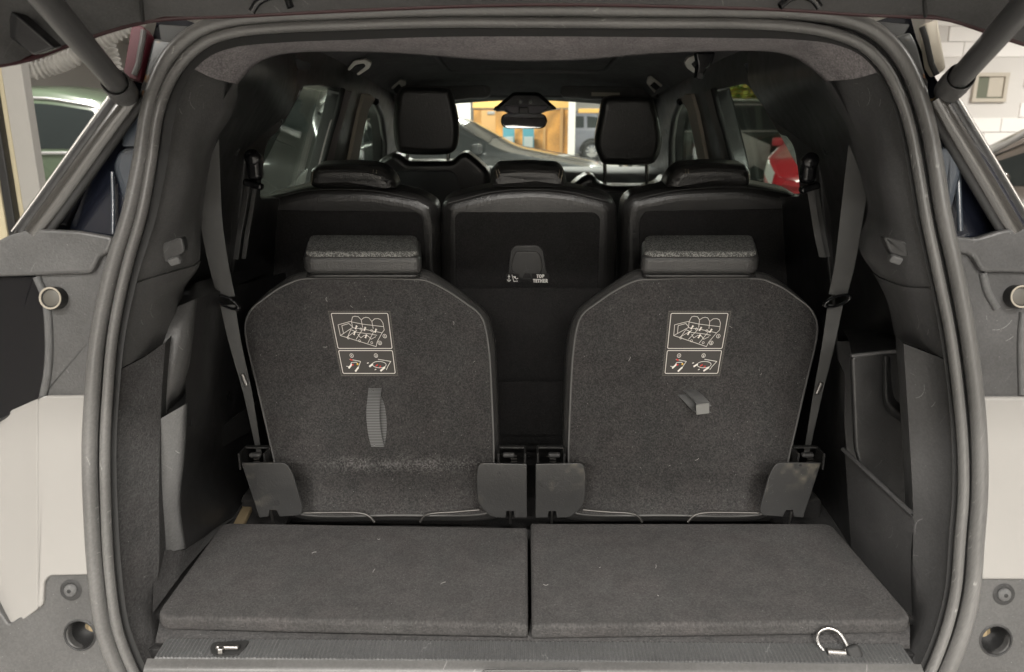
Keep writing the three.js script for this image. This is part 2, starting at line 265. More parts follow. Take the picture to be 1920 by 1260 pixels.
{
  const st = [[1.28, 0.93, 0.86, 0.5], [1.5, 0.985, 0.94, 0.53], [2.0, 1.01, 0.96, 0.545], [2.6, 1.0, 0.955, 0.54], [3.0, 0.985, 0.945, 0.53], [3.25, 0.955, 0.93, 0.51], [3.42, 0.92, 0.905, 0.5]];
  const rows = st.map(([d, yc, yr, xr]) => Array.from({ length: 33 }, (_, i) => { const u = i / 16 - 1, a = Math.abs(u); return V(u * xr, yr + (yc - yr) * (1 - a ** 3) - (a > 0.9 ? (a - 0.9) * 0.35 : 0), 0.95 - d); }));
  part(car, 'roof_lining', loft(blend(rows, 40)), M.lining);
  part(car, 'roof_panel', loft(blend(rows.map((r) => r.map((p) => V(p.x * 1.13, p.y + 0.05, p.z))), 12)), M.navy);
  const rim = [[-0.3, 1.9], [-0.3, 3.0], [0.3, 3.0], [0.3, 1.9]].map(([x, d]) => new THREE.Vector2(x, d));
  const rr = rounded(rim, 0.08, 6).map((p) => V(p.x, 0.982 + (p.y < 2.6 ? 0.016 : (3.0 - p.y) * 0.03), 0.95 - p.y));
  part(car, 'roof_recess_rim', polyTube(rr, 0.012, 8, true), M.lining);
}
// ---- side walls in front of the boot, with window openings
function sideFrame(s) { return frame(V(s * 0.62, 0.5, 0), V(0, 0, s), V(-s, -0.2, 0)); }
const winPx = {
  1: { rear: [[1341, 166], [1398, 153], [1416, 172], [1440, 212], [1462, 249], [1479, 253], [1491, 277], [1498, 320], [1502, 372], [1388, 372], [1372, 290]], front: [[1262, 262], [1268, 215], [1279, 190], [1286, 196], [1300, 240], [1312, 310], [1314, 350], [1262, 330]] },
  '-1': { rear: [[640, 171], [604, 160], [566, 162], [548, 205], [520, 250], [502, 262], [494, 300], [488, 372], [590, 372], [612, 285]], front: [[716, 262], [712, 215], [700, 193], [690, 196], [676, 240], [660, 310], [655, 350], [716, 330]] },
};
for (const s of [-1, 1]) {
  const F = sideFrame(s), w = winPx[s];
  const z2 = (z, y) => { const p = V(s * (0.62 - 0.2 * (y - 0.5)), y, z).sub(F.o); return new THREE.Vector2(p.dot(F.u), p.dot(F.v)); };
  const outer = [z2(-0.62, -0.05), z2(-2.75, -0.05), z2(-2.75, 0.62), z2(-2.55, 0.94), z2(-0.62, 0.94)];
  const rear = rounded(pxs(F, w.rear), 0.02, 4), front = rounded(pxs(F, w.front), 0.03, 4);
  const wall = part(car, 'side_wall', plate(F, outer, 0.04, 0.004, 0, [rear, front]), M.trimDark);
  const big = (p, k) => { const c = p.reduce((a, b) => a.clone().add(b), new THREE.Vector2()).multiplyScalar(1 / p.length); return p.map((q) => q.clone().sub(c).multiplyScalar(k).add(c)); };
  part(car, 'side_window', plate(F, big(rear, 1.01), 0.003, 0, -0.03), M.glass);
  part(car, 'side_window', plate(F, big(front, 1.02), 0.003, 0, -0.03), M.glass);
  // pillar between the doors: pale strip, dark seal, light trim
  const P = s > 0 ? (a) => a : (a) => a.map(([x, y]) => [1980 - x, y]);
  part(wall, 'pillar_strip', plate(F, pxs(F, P([[1325, 171], [1338, 168], [1349, 210], [1366, 270], [1376, 310], [1384, 360], [1370, 360], [1360, 306], [1351, 262], [1336, 212]])), 0.02, 0.003, 0.008), s < 0 ? std([0.2, 0.17, 0.175], 0.5) : std([0.13, 0.12, 0.115], 0.5));
  part(wall, 'belt_pillar_cover', plate(F, pxs(F, P([[1282, 184], [1290, 176], [1302, 176], [1312, 210], [1322, 260], [1332, 310], [1336, 350], [1318, 350], [1314, 300], [1304, 245], [1294, 205]])), 0.02, 0.004, 0.012), M.beige);
  part(wall, 'door_seal', polyTube(pxs(F, P([[1341, 166], [1352, 212], [1364, 250], [1375, 293], [1386, 340], [1390, 372]])).map((p) => F.o.clone().addScaledVector(F.u, p.x).addScaledVector(F.v, p.y).addScaledVector(F.n, 0.006)), 0.008, 8), M.groove);
  part(wall, 'door_seal', polyTube(pxs(F, P([[1262, 330], [1262, 262], [1268, 215], [1279, 190]])).map((p) => F.o.clone().addScaledVector(F.u, p.x).addScaledVector(F.v, p.y).addScaledVector(F.n, 0.006)), 0.014, 8), M.trim);
  // upper quarter trim, between boot pillar and door window
  const near = s > 0 ? [[1560, 140, 1.2], [1600, 235, 1.22], [1642, 345, 1.24], [1662, 420, 1.25], [1680, 520, 1.26], [1706, 640, 1.26]] : [[432, 145, 1.2], [408, 220, 1.22], [362, 330, 1.24], [350, 420, 1.25], [330, 540, 1.26], [300, 640, 1.26]];
  const mid = s > 0 ? [[1490, 150, 1.42], [1530, 220, 1.45], [1560, 300, 1.47], [1580, 400, 1.5], [1590, 520, 1.5], [1600, 640, 1.5]] : [[505, 152, 1.42], [468, 220, 1.45], [430, 300, 1.47], [415, 400, 1.5], [405, 520, 1.5], [395, 640, 1.5]];
  const far = s > 0 ? [[1402, 158, 1.9], [1441, 213, 1.82], [1492, 277, 1.74], [1499, 320, 1.72], [1508, 420, 1.72], [1512, 640, 1.72]] : [[562, 160, 1.9], [544, 210, 1.82], [500, 264, 1.74], [492, 310, 1.72], [480, 420, 1.72], [470, 640, 1.72]];
  const up = (l) => [[l[0][0], l[0][1] - 60, l[0][2]], ...l];
  part(car, 'upper_quarter_trim', loft(blend([rail(up(near), 24, false), rail(up(mid), 24, false), rail(up(far), 24, false)], 12)), M.trimDark);
}
// ---- lower side panels of the boot
{ // left
  const FL = facing(1.1, 0.3, 0.05);
  const sp = part(car, 'side_panel', loft(blend([rail([[368, 560, 1.21], [359, 612, 1.185], [349, 690, 1.165], [348, 760, 1.14], [343, 870, 1.12], [335, 950, 1.11], [346, 1030, 1.12]], 30), rail([[392, 552, 1.27], [388, 640, 1.25], [384, 760, 1.22], [380, 880, 1.22], [380, 1008, 1.2]], 30), rail([[430, 540, 1.42], [424, 640, 1.4], [420, 780, 1.36], [420, 880, 1.34], [424, 975, 1.31]], 30), rail([[572, 500, 2.05], [570, 640, 2.0], [566, 760, 1.95], [560, 880, 1.9], [556, 920, 1.86]], 30)], 24)), M.trimDark);
  part(sp, 'storage_recess', loft(blend([rail([[290, 590, 1.17], [292, 610, 1.155], [294, 700, 1.13], [288, 792, 1.12]], 24), rail([[340, 572, 1.185], [338, 600, 1.165], [332, 680, 1.142], [312, 776, 1.125]], 24), rail([[364, 562, 1.2], [358, 606, 1.175], [348, 690, 1.155], [336, 735, 1.145], [306, 772, 1.13]], 24), rail([[374, 560, 1.25], [367, 612, 1.22], [357, 692, 1.2], [345, 742, 1.19], [316, 780, 1.18]], 24)], 14)), M.trim);  // lighter trim than the panel: light on the facing surface put into colour
  part(sp, 'recess_backing', loft([rail([[280, 730, 1.15], [280, 800, 1.135]], 6, false), rail([[360, 730, 1.2], [360, 800, 1.15]], 6, false)]), M.trimDark);
  part(sp, 'lit_trim_strip', loft(blend([rail([[288, 792, 1.085], [288, 870, 1.085], [288, 950, 1.085], [288, 1036, 1.09]], 24), rail([[320, 774, 1.092], [318, 860, 1.092], [314, 950, 1.092], [320, 1034, 1.098]], 24), rail([[348, 758, 1.1], [343, 850, 1.104], [335, 950, 1.104], [345, 1029, 1.11]], 24), rail([[352, 756, 1.13], [347, 850, 1.13], [339, 950, 1.13], [349, 1028, 1.135]], 24)], 12)), M.trimLight, 'side panel strip coloured paler for the light on it');  // same plastic as the panel; light on its rearward face painted as paler grey
  part(sp, 'shelf', loft([rail([[292, 592, 1.17], [325, 578, 1.18], [368, 560, 1.21], [430, 540, 1.42], [500, 512, 1.8]], 20, false), rail([[300, 560, 1.25], [325, 548, 1.25], [366, 530, 1.27], [430, 512, 1.5], [500, 500, 1.8]], 20, false)]), M.trimDark);
  part(sp, 'ledge', loft(blend([rail([[290, 1034, 1.07], [345, 1028, 1.12], [410, 984, 1.29], [470, 938, 1.55]], 20, false), rail([[286, 1150, 1.0], [345, 1070, 1.1], [420, 984, 1.28], [490, 940, 1.5]], 20, false)], 6)), M.lowCarpet);
  part(sp, 'access_panel', plate(frame(at(430, 800, 1.385), V(0.06, 0, -1), V(1, 0, 0.1)), rounded(pxs(frame(at(430, 800, 1.385), V(0.06, 0, -1), V(1, 0, 0.1)), [[392, 812], [480, 750], [482, 800], [394, 848]]), 0.004), 0.004, 0.0012, 0.006), M.trimDark);
  part(car, 'seat_rail', box(at(463, 955, 1.36), 0.02, 0.012, 0.22, 0.003, [0, 0.12, 0]), M.brass);
}
{ // right
  const sp = part(car, 'side_panel', loft(blend([rail([[1716, 960, 1.06], [1708, 1040, 1.05], [1712, 1200, 1.03]], 16), rail([[1650, 910, 1.14], [1648, 1000, 1.14], [1652, 1105, 1.13]], 16), rail([[1584, 845, 1.24], [1590, 940, 1.24], [1596, 1030, 1.24]], 16)], 10)), M.trimCool);
  part(sp, 'front_panel', loft(blend([rail([[1584, 700, 1.25], [1584, 845, 1.25], [1592, 940, 1.24], [1597, 1032, 1.24]], 16), rail([[1560, 660, 1.42], [1555, 780, 1.4], [1556, 900, 1.37], [1566, 1000, 1.34]], 16), rail([[1420, 540, 2.05], [1420, 700, 2.0], [1424, 820, 1.95], [1430, 940, 1.9]], 16)], 12)), M.trimDark);
  const F = facing(1.2, 0.35, 0.04);
  part(sp, 'cubby_back', plate(F, rounded(pxs(F, [[1597, 668], [1730, 656], [1730, 975], [1700, 960], [1614, 880], [1604, 840]]), 0.008), 0.012, 0.004), M.trimDark);
  part(sp, 'cubby_rib', loft(blend([rail([[1655, 668, 1.196], [1656, 720, 1.19], [1660, 765, 1.192], [1700, 800, 1.19]], 16), rail([[1661, 668, 1.19], [1662, 720, 1.182], [1666, 758, 1.184], [1706, 790, 1.182]], 16), rail([[1669, 668, 1.197], [1672, 720, 1.197], [1680, 750, 1.197], [1712, 770, 1.197]], 16)], 6)), M.trimDark);
  part(sp, 'shelf', loft(blend([rail([[1597, 666, 1.2], [1650, 660, 1.2], [1720, 654, 1.2]], 10), rail([[1592, 640, 1.3], [1650, 636, 1.3], [1720, 630, 1.3]], 10), rail([[1580, 618, 1.45], [1650, 614, 1.45], [1720, 610, 1.45]], 10)], 6)), M.trimDark);
  part(sp, 'cubby_edge', polyTube(rail([[1580, 842, 1.23], [1640, 898, 1.15], [1712, 966, 1.06]], 12, false), 0.004, 8), M.trimCool);
  part(sp, 'shelf_edge', polyTube(rail([[1596, 667, 1.198], [1650, 661, 1.198], [1720, 655, 1.198]], 8, false), 0.0035, 8), M.trimCool);
}
// ---- floors
part(car, 'boot_floor', plate(frame(V(0, -0.04, 0), V(1, 0, 0), V(0, 1, 0)), [[-0.62, 0.03], [0.62, 0.03], [0.62, 3.0], [-0.62, 3.0]].map((p) => new THREE.Vector2(...p)), 0.03, 0.002), M.darkCarpet);
for (const s of [-1, 1]) part(car, 'floor_edge', box(V(s * 0.58, -0.02, -0.52), 0.2, 0.012, 0.88, 0.003), M.darkCarpet);
part(car, 'seat_mount_beam', box(V(0, 0.0, 0.95 - 1.5), 1.16, 0.05, 0.28, 0.01), M.darkCarpet);
// outer skin of the rear quarters, keeps the light of the hall out of the boot
for (const s of [-1, 1]) {
  const X = s > 0 ? (x) => x - 12 : (x) => 976 - (x - 976) * 0.915;
  const edge = [[1716, 20, 1.12], [1740, 100, 1.12], [1790, 185, 1.11], [1850, 290, 1.08], [1935, 440, 1.05], [1990, 560, 1.03], [2010, 800, 1.02], [2010, 1200, 1.02]].map(([x, y, d]) => [X(x), y, d + 0.02]);
  const a = rail(edge, 24), b = a.map((p) => p.clone().add(V(-s * 0.0, 0.01, -0.8)));
  part(car, 'quarter_skin', loft([a, a.map((p, i) => p.clone().lerp(b[i], 0.5)), b]), M.navy);
}
// ---- boot sill: carpet step, ribbed plate, front face
{
  const stepTop = 1172, F0 = V(0, 0, 0);
  const stepX = [[300, 985], [992, 1700]];
  for (const [a, b] of [[298, 990], [994, 1706]]) {
    const y0 = a < 900 ? 1158 : 1160;
    part(car, 'sill_carpet', loft(blend([rail([[a, y0, 1.02], [(a + b) / 2, y0 + 8, 1.02], [b, y0 + 8, 1.02]], 10), rail([[a, y0 + 14, 0.988], [(a + b) / 2, y0 + 22, 0.988], [b, y0 + 20, 0.988]], 10), rail([[a - 6, 1200, 0.966], [(a + b) / 2, 1206, 0.966], [b, 1206, 0.966]], 10), rail([[a - 6, 1206, 0.966], [(a + b) / 2, 1216, 0.966], [b, 1216, 0.966]], 10)], 8)), M.lowCarpet);
  }
  // ribbed plate: 190 flutes
  const N = 760, rows = [[], [], [], []], x0 = at(312, 1205, 0.962).x, x1 = at(1690, 1205, 0.962).x;
  const zA = 0.95 - 0.963, zB = 0.95 - 0.925, yA = at(990, 1203, 0.963).y, yB = at(990, 1238, 0.925).y;
  for (let i = 0; i <= N; i++) { const x = x0 + (x1 - x0) * i / N, h = [0, 0.0014, 0.0014, 0][i % 4] * (Math.abs(x) < 2 ? 1 : 0); rows[0].push(V(x, yA - 0.008, zA)); rows[1].push(V(x, yA + h, zA)); rows[2].push(V(x, yB + h, zB)); rows[3].push(V(x, yB - 0.004, zB + 0.003)); }
  const sill = part(car, 'sill_plate', toCreasedNormals(loft(rows), 0.5), std([0.29, 0.293, 0.296], 0.5, { map: plasticMap, roughnessMap: roughMap, bumpMap: grain, bumpScale: 0.0006 }));
  const SX = [0, 0.25, 0.5, 0.75, 1].map((t) => x0 - 0.01 + (x1 - x0 + 0.02) * t);
  part(sill, 'sill_face', loft(blend([SX.map((x) => V(x, yB - 0.001, zB + 0.001)), SX.map((x) => V(x, yB - 0.012, zB + 0.016)), SX.map((x) => V(x, yB - 0.09, zB + 0.026))], 8)), std([0.27, 0.265, 0.26], 0.45, { map: plasticMap, roughnessMap: roughMap }));
  const T = frame(V(0, yA, zA), V(1, 0, 0), V(0, zB - zA, yA - yB));
  part(sill, 'latch_recess', plate(T, rounded(pxs(T, [[398, 1206], [470, 1202], [452, 1226], [440, 1232], [405, 1234], [393, 1222]]), 0.008), 0.004, 0.001, 0.0026), M.groove);
  part(sill, 'latch_striker', [box(on3(T, 428, 1219, 0.006), 0.034, 0.007, 0.01, 0.003), box(on3(T, 415, 1226, 0.005), 0.008, 0.012, 0.008, 0.002)], M.steel);
  const cover = pxs(T, [[905, 1256], [1088, 1256], [1096, 1290], [900, 1290]]);
  part(sill, 'lock_cover', plate(frame(V(0, yB, zB + 0.02), V(1, 0, 0), V(0, 0.3, 1)), rounded(pxs(frame(V(0, yB, zB + 0.02), V(1, 0, 0), V(0, 0.3, 1)), [[905, 1254], [1088, 1254], [1096, 1300], [900, 1300]]), 0.006), 0.004, 0.001, 0.004), M.trim);
  for (const [px, py] of [[638, 1177], [1348, 1179]]) part(car, 'board_clip', box(at(px, py, 0.985), 0.019, 0.004, 0.006, 0.001), M.trimLight);
  const rg = thing('lashing_ring', 'steel lashing ring with black plug lying on the boot sill, right of the middle', 'lashing ring', at(1560, 1225, 0.945).toArray());
  const RF = frame(at(1557, 1206, 0.955), V(1, 0, 0), V(-0.1, 0.75, 0.6));
  part(rg, 'ring', tube(pxs(RF, [[1544, 1220], [1533, 1204], [1535, 1186], [1552, 1178], [1570, 1184], [1583, 1201], [1588, 1214], [1583, 1220]]).map((p) => RF.o.clone().addScaledVector(RF.u, p.x).addScaledVector(RF.v, p.y)), 0.0028, 50, 10), M.steel);
  part(rg, 'pivot', cyl(on3(RF, 1567, 1224, 0.001), V(1, -0.08, 0), 0.0055, 0.0055, 0.026, 16), M.steel);
  part(rg, 'plug', box(on3(RF, 1601, 1223, -0.002), 0.022, 0.022, 0.014, 0.006, [-0.6, 0, 0.3]), M.groove);
}
// ---- outer rear corners, gas struts, tailgate
for (const s of [-1, 1]) {
  const X = s > 0 ? (l) => l : null;
  const J = facing(1.03, 0.4, 0.19);
  const lay = (list, thick, bev, lift, r = 0.004, holes) => { const JL = frame(J.o.clone().addScaledVector(J.n, lift), J.u, J.n); return plate(JL, rounded(pxs(JL, list), Math.max(r, bev * 1.8), 5), thick, bev, 0, holes ? [holes(JL)] : []); };
  const circle = (x, y, rad) => (JL) => { const c = on(JL, x, y); return Array.from({ length: 28 }, (_, i) => new THREE.Vector2(c.x + rad * Math.cos(i / 28 * 6.2832), c.y + rad * Math.sin(i / 28 * 6.2832))); };
  if (s < 0) {
    const bm = part(car, 'bumper_panel', lay([[69, 749], [84, 742], [174, 741], [182, 1078], [92, 1080], [82, 1091], [80, 1135], [69, 1142]], 0.014, 0.003, 0.008, 0.004), M.white);
    const cr = on3(J, 70, 749, 0.008).sub(on3(J, 70, 1142, 0.008)).normalize(), bn = J.n.clone().addScaledVector(J.u, -0.28); bn.addScaledVector(cr, -bn.dot(cr)).normalize();
    const B2 = frame(on3(J, 70, 900, 0.0078), cr.clone().cross(bn), bn);
    part(bm, 'panel_flank', plate(B2, rounded(pxs(B2, [[70, 747], [70, 1142], [15, 1183], [-60, 1060], [-90, 818]]), 0.004, 4), 0.02, 0.002, 0), M.white);
    part(car, 'lower_corner_trim', lay([[86, 1070], [190, 1070], [205, 1150], [240, 1290], [-60, 1290], [-60, 1090], [-20, 1120], [16, 1172], [76, 1130]], 0.014, 0.003, 0.002, 0.004, circle(152, 1190, 0.021)), M.trim);
    part(car, 'lamp_housing', lay([[-40, 517], [70, 516], [84, 560], [92, 650], [86, 735], [70, 754], [0, 790], [-60, 822]], 0.02, 0.003, -0.004, 0.01), M.gloss);
    part(car, 'inner_corner_trim', lay([[60, 508], [174, 508], [190, 476], [206, 470], [240, 470], [200, 600], [172, 760], [60, 760], [80, 728], [94, 640], [86, 560]], 0.02, 0.005, 0.0), M.trim);
    part(car, 'corner_ridge', tube([[70, 520], [86, 560], [93, 640], [90, 700], [82, 742]].map(([x, y]) => on3(J, x, y, 0.0)), 0.006, 24, 8), M.trimLight);
    part(car, 'corner_cover', lay([[-40, 470], [14, 440], [60, 428], [150, 432], [214, 444], [202, 474], [188, 478], [170, 513], [-40, 519]], 0.02, 0.005, 0.01), M.trim);
    part(car, 'jamb_panel', lay([[128, 430], [165, 340], [198, 270], [252, 262], [300, 262], [260, 450]], 0.02, 0.002, -0.03), M.navy);
    part(car, 'jamb_box', lay([[206, 312], [216, 284], [232, 274], [290, 272], [270, 420], [240, 424], [222, 360]], 0.04, 0.012, 0.0, 0.014), M.blueGrey);
    part(car, 'jamb_flange', lay([[236, 205], [262, 200], [300, 210], [285, 275], [228, 275]], 0.01, 0.002, -0.012), M.blueGrey);
    part(car, 'jamb_seam', polyTube([[196, 318], [198, 370], [198, 436]].map(([x, y]) => on3(J, x, y, -0.02)), 0.003, 8), M.blueGrey);
    const P = facing(1.1, 0.8, 0.19);
    part(car, 'hinge_pillar', plate(P, rounded(pxs(P, [[280, 66], [332, 74], [345, 90], [305, 190], [270, 200], [252, 178], [262, 140]]), 0.005), 0.02, 0.004, -0.01), M.worn);
    part(car, 'hinge_bolt', [cyl(on3(P, 272, 162, -0.006), P.n, 0.007, 0.0065, 0.008, 8), cyl(on3(P, 272, 162, -0.001), P.n, 0.0035, 0.0035, 0.004, 6)], M.groove);
    part(car, 'tail_strip', plate(P, rounded(pxs(P, [[242, 46], [262, 44], [274, 62], [262, 120], [258, 150], [226, 140]]), 0.005), 0.02, 0.0015, -0.006), M.maroon, 'dark body edge strip coloured red for a reflection');  // red reflection on the dark body edge put into the colour
    part(car, 'drip_channel', polyTube([[268, 56], [266, 76], [263, 88], [258, 120], [250, 140]].map(([x, y]) => on3(P, x, y, -0.002)), 0.004, 8), M.rubber);
    part(car, 'roof_corner', plate(P, rounded(pxs(P, [[276, 30], [330, 34], [420, 30], [420, 60], [360, 90], [320, 76], [282, 66]]), 0.004), 0.01, 0.002, -0.03), M.rusty);
  } else {
    part(car, 'bumper_panel', lay([[1832, 744], [1990, 744], [1990, 1088], [1824, 1088]], 0.014, 0.005, 0.008), M.white);
    part(car, 'lower_corner_trim', lay([[1818, 1070], [1990, 1070], [1990, 1300], [1760, 1300], [1800, 1200]], 0.014, 0.003, 0.002, 0.004, circle(1866, 1200, 0.021)), M.trim);
    part(car, 'inner_corner_trim', lay([[1780, 470], [1815, 470], [1836, 508], [1990, 508], [1990, 760], [1830, 760], [1815, 620]], 0.02, 0.005, 0.0), M.trimCool);
    part(car, 'corner_ridge', tube([[1842, 512], [1850, 545], [1868, 578]].map(([x, y]) => on3(J, x, y, 0.0)), 0.006, 16, 8), M.trimLight);
    part(car, 'corner_ridge', tube([[1918, 585], [1914, 640], [1916, 740]].map(([x, y]) => on3(J, x, y, 0.0)), 0.006, 16, 8), M.trimLight);
    part(car, 'corner_cover', lay([[1780, 440], [1830, 446], [1880, 430], [1990, 420], [1990, 512], [1842, 510], [1822, 476], [1790, 474]], 0.02, 0.005, 0.01), M.trimCool);
    part(car, 'jamb_panel', lay([[1740, 190], [1776, 200], [1800, 300], [1850, 360], [1915, 424], [1880, 440], [1770, 450], [1730, 300]], 0.02, 0.002, -0.03), M.navy);
    part(car, 'jamb_box', lay([[1742, 280], [1790, 268], [1806, 304], [1808, 322], [1776, 436], [1762, 420]], 0.03, 0.01, 0.0, 0.012), M.blueGrey);
    part(car, 'jamb_flange', lay([[1730, 198], [1770, 194], [1792, 276], [1744, 282]], 0.01, 0.002, -0.012), M.blueGrey);
    part(car, 'jamb_seam', polyTube([[1808, 305], [1809, 360], [1812, 432]].map(([x, y]) => on3(J, x, y, -0.015)), 0.004, 8), M.blueGrey);
    part(car, 'highlight_tube', tube([[1772, 196], [1800, 250], [1840, 305], [1880, 370], [1912, 425]].map(([x, y]) => on3(J, x, y, 0.004)), 0.006, 24, 8), M.navy);  // tube added to draw the bright highlight along the glossy jamb paint
    const P = facing(1.1, 0.8, 0.19);
    part(car, 'hinge_pillar', plate(P, rounded(pxs(P, [[1665, 70], [1715, 54], [1728, 80], [1742, 130], [1752, 176], [1738, 186], [1726, 160], [1700, 110]]), 0.005), 0.02, 0.004, -0.01), M.worn);
    part(car, 'hinge_bolt', [cyl(on3(P, 1733, 154, -0.006), P.n, 0.007, 0.0065, 0.008, 8), cyl(on3(P, 1733, 154, -0.001), P.n, 0.0035, 0.0035, 0.004, 6)], M.groove);
    part(car, 'tail_strip', plate(P, rounded(pxs(P, [[1738, 40], [1764, 32], [1780, 126], [1762, 138], [1750, 120]]), 0.004), 0.02, 0.004, -0.006), M.beige);
    part(car, 'drip_channel', polyTube([[1730, 50], [1738, 74], [1748, 120], [1758, 140]].map(([x, y]) => on3(P, x, y, -0.002)), 0.004, 8), M.groove);
    part(car, 'roof_corner', plate(P, rounded(pxs(P, [[1560, 24], [1650, 24], [1730, 30], [1714, 56], [1668, 72], [1640, 50]]), 0.004), 0.01, 0.002, -0.03), M.rusty);
  }
  // sloping edge of the body beside the opening: bright lip, rubber band, groove
  const e0 = s < 0 ? [[206, 178], [110, 312], [22, 434]] : [[1796, 182], [1860, 288], [1945, 430]];
  const band = (dx, w, h, name, mat) => part(car, name, sweep(round(w, h, 12), e0.map(([x, y]) => on3(J, x - s * dx, y + dx * 0.1, 0.0)).flatMap((p, i, a) => (i ? [a[i - 1].clone().lerp(p, 0.5), p] : [p])), J.n), mat);
  band(2, 0.0024, 0.004, 'body_edge', M.chrome); band(16, 0.009, 0.005, 'edge_band', M.trimDark); band(42, 0.014, 0.012, 'edge_moulding', M.bandGloss); band(66, 0.006, 0.005, 'edge_groove', M.groove);
  // bump stop, screw, hole
  const bx = s < 0 ? [107, 559] : [1902, 556], J2 = on3(J, ...bx, 0.0), prof = [[0, 0.012], [0.0125, 0.0125], [0.0135, 0.0155], [0.0155, 0.016], [0.0165, 0.013], [0.0165, 0]];
  const bs = part(car, 'bump_stop', lathe(J2, J.n, prof), M.groove); part(bs, 'stop_ring', lathe(J2, J.n, [[0.0132, 0.0158], [0.0145, 0.0172], [0.016, 0.0163], [0.0155, 0.015]]), M.cap); part(bs, 'stop_cap', lathe(J2, J.n, [[0, 0.0148], [0.01, 0.0146], [0.0122, 0.013]]), std([0.07, 0.065, 0.055], 0.5));
  const sx = s < 0 ? [135, 1105] : [1880, 1113], J3 = on3(J, ...sx, 0.002);
  const sc = part(car, 'fixing_screw', lathe(J3, J.n, [[0, 0.006], [0.008, 0.005], [0.0095, 0.002], [0.0095, 0]]), M.trimLight); part(sc, 'screw_centre', lathe(J3.clone().addScaledVector(J.n, 0.0056), J.n, [[0, 0.0008], [0.0028, 0.0008], [0.003, 0]], 12), M.groove);
  part(sc, 'screw_seat', lathe(J3, J.n, [[0.0095, 0.001], [0.012, 0.0018], [0.016, 0.0006]]), M.trimDark);
  const hx = s < 0 ? [151, 1190] : [1866, 1200], J4 = on3(J, ...hx, 0.003);
  const hole = part(car, 'service_hole', lathe(J4, J.n, [[0, -0.04], [0.014, -0.036], [0.019, -0.02], [0.0205, -0.001], [0.0225, 0.001], [0.0245, -0.001]]), M.trimDark);
  part(hole, 'hole_plug', cyl(J4.clone().add(V(-s * 0.013, 0.008, -0.012)), V(-s, 0.4, 0.9), 0.007, 0.007, 0.016, 14), M.brass);
  // gas strut
  const lo = s < 0 ? at(236, 178, 1.1) : at(1778, 170, 1.1), hi = s < 0 ? at(70, -20, 0.8) : at(1940, -12, 0.84), ax = hi.clone().sub(lo).normalize(), len = 0.62;
  const st = part(car, 'gas_strut', lathe(lo, ax, [[0, 0.03], [0.0135, 0.03], [0.0145, 0.04], [0.0145, len], [0, len]], 24), s < 0 ? M.trim : M.trimCool);
  part(st, 'strut_collar', lathe(lo, ax, [[0, -0.02], [0.012, -0.016], [0.0185, 0.0], [0.0195, 0.022], [0.0185, 0.052], [0.0165, 0.053], [0.016, 0.03]], 28), M.trim);
  part(st, 'ball_joint', [cyl(lo.clone().addScaledVector(ax, -0.026), ax, 0.009, 0.007, 0.03, 16), cyl(lo.clone().addScaledVector(ax, -0.036).add(V(-s * 0.01, -0.004, -0.01)), V(-s, 0, -0.6), 0.006, 0.006, 0.03, 12)], M.brass);
  part(st, 'strut_ridge', polyTube([lo.clone().addScaledVector(ax, 0.04), lo.clone().addScaledVector(ax, len)].map((p) => p.add(V(-s * 0.009, 0.004, 0.011))), 0.0012, 6), M.trimLight);
}
{ // tailgate overhead
  const low = rail([[-120, 130, 0.9], [20, 118, 0.95], [62, 105, 0.98], [100, 92, 1.0], [160, 70, 1.02], [230, 48, 1.04], [276, 38, 1.06], [300, 34, 1.07], [460, 27, 1.085], [700, 15, 1.09], [1000, 6, 1.09], [1300, 10, 1.09], [1480, 16, 1.085], [1600, 24, 1.08], [1735, 30, 1.06], [1765, 31, 1.05], [1850, 56, 1.03], [1900, 74, 1.02], [2040, 110, 0.98]], 80);
  const up = low.map((p) => p.clone().add(V(0, 0.075, 0.12))), far = low.map((p) => p.clone().add(V(0, 0.10, 0.55))), out = low.map((p) => p.clone().add(V(p.x * 0.02, 0.13, 0.85)));
  const tg = part(car, 'tailgate', loft(blend([low, up, far, out], 14)), M.trim);
  part(tg, 'tailgate_skin', loft(blend([low.map((p) => p.clone().add(V(0, 0.012, -0.012))), up.map((p) => p.clone().add(V(0, 0.06, -0.03))), out.map((p) => p.clone().add(V(0, 0.08, 0)))], 8)), M.navy);
  part(tg, 'panel_joint', polyTube([at(268, 39, 1.045), at(264, 0, 1.01), at(262, -30, 0.98)], 0.0025, 6), M.groove);
  part(tg, 'panel_joint', polyTube([at(1735, 30, 1.05), at(1733, 0, 1.01), at(1732, -30, 0.98)], 0.0025, 6), M.groove);
  part(tg, 'tailgate_edge', tube(low.filter((_, i) => i % 3 === 0).map((p) => p.clone().add(V(0, 0, -0.004))), 0.0035, 90, 8), std([0.03, 0.006, 0.008], 0.5));
  { const F = facing(0.95, 0.8, -0.2); part(tg, 'spoiler_end', plate(F, rounded(pxs(F, [[-30, 0], [28, 24], [104, 90], [62, 105], [-30, 34]]), 0.006), 0.02, 0.003), M.gloss); }
  for (const [pp, d] of [[[[472, 22], [484, 4], [510, -8], [535, -8], [545, 14]], 1.06], [[[1462, 12], [1482, -4], [1508, -8], [1526, 0], [1537, 14]], 1.06]]) part(tg, 'trim_clip', tube(pp.map(([x, y]) => at(x, y, d)), 0.005, 24, 8), M.gloss);
}
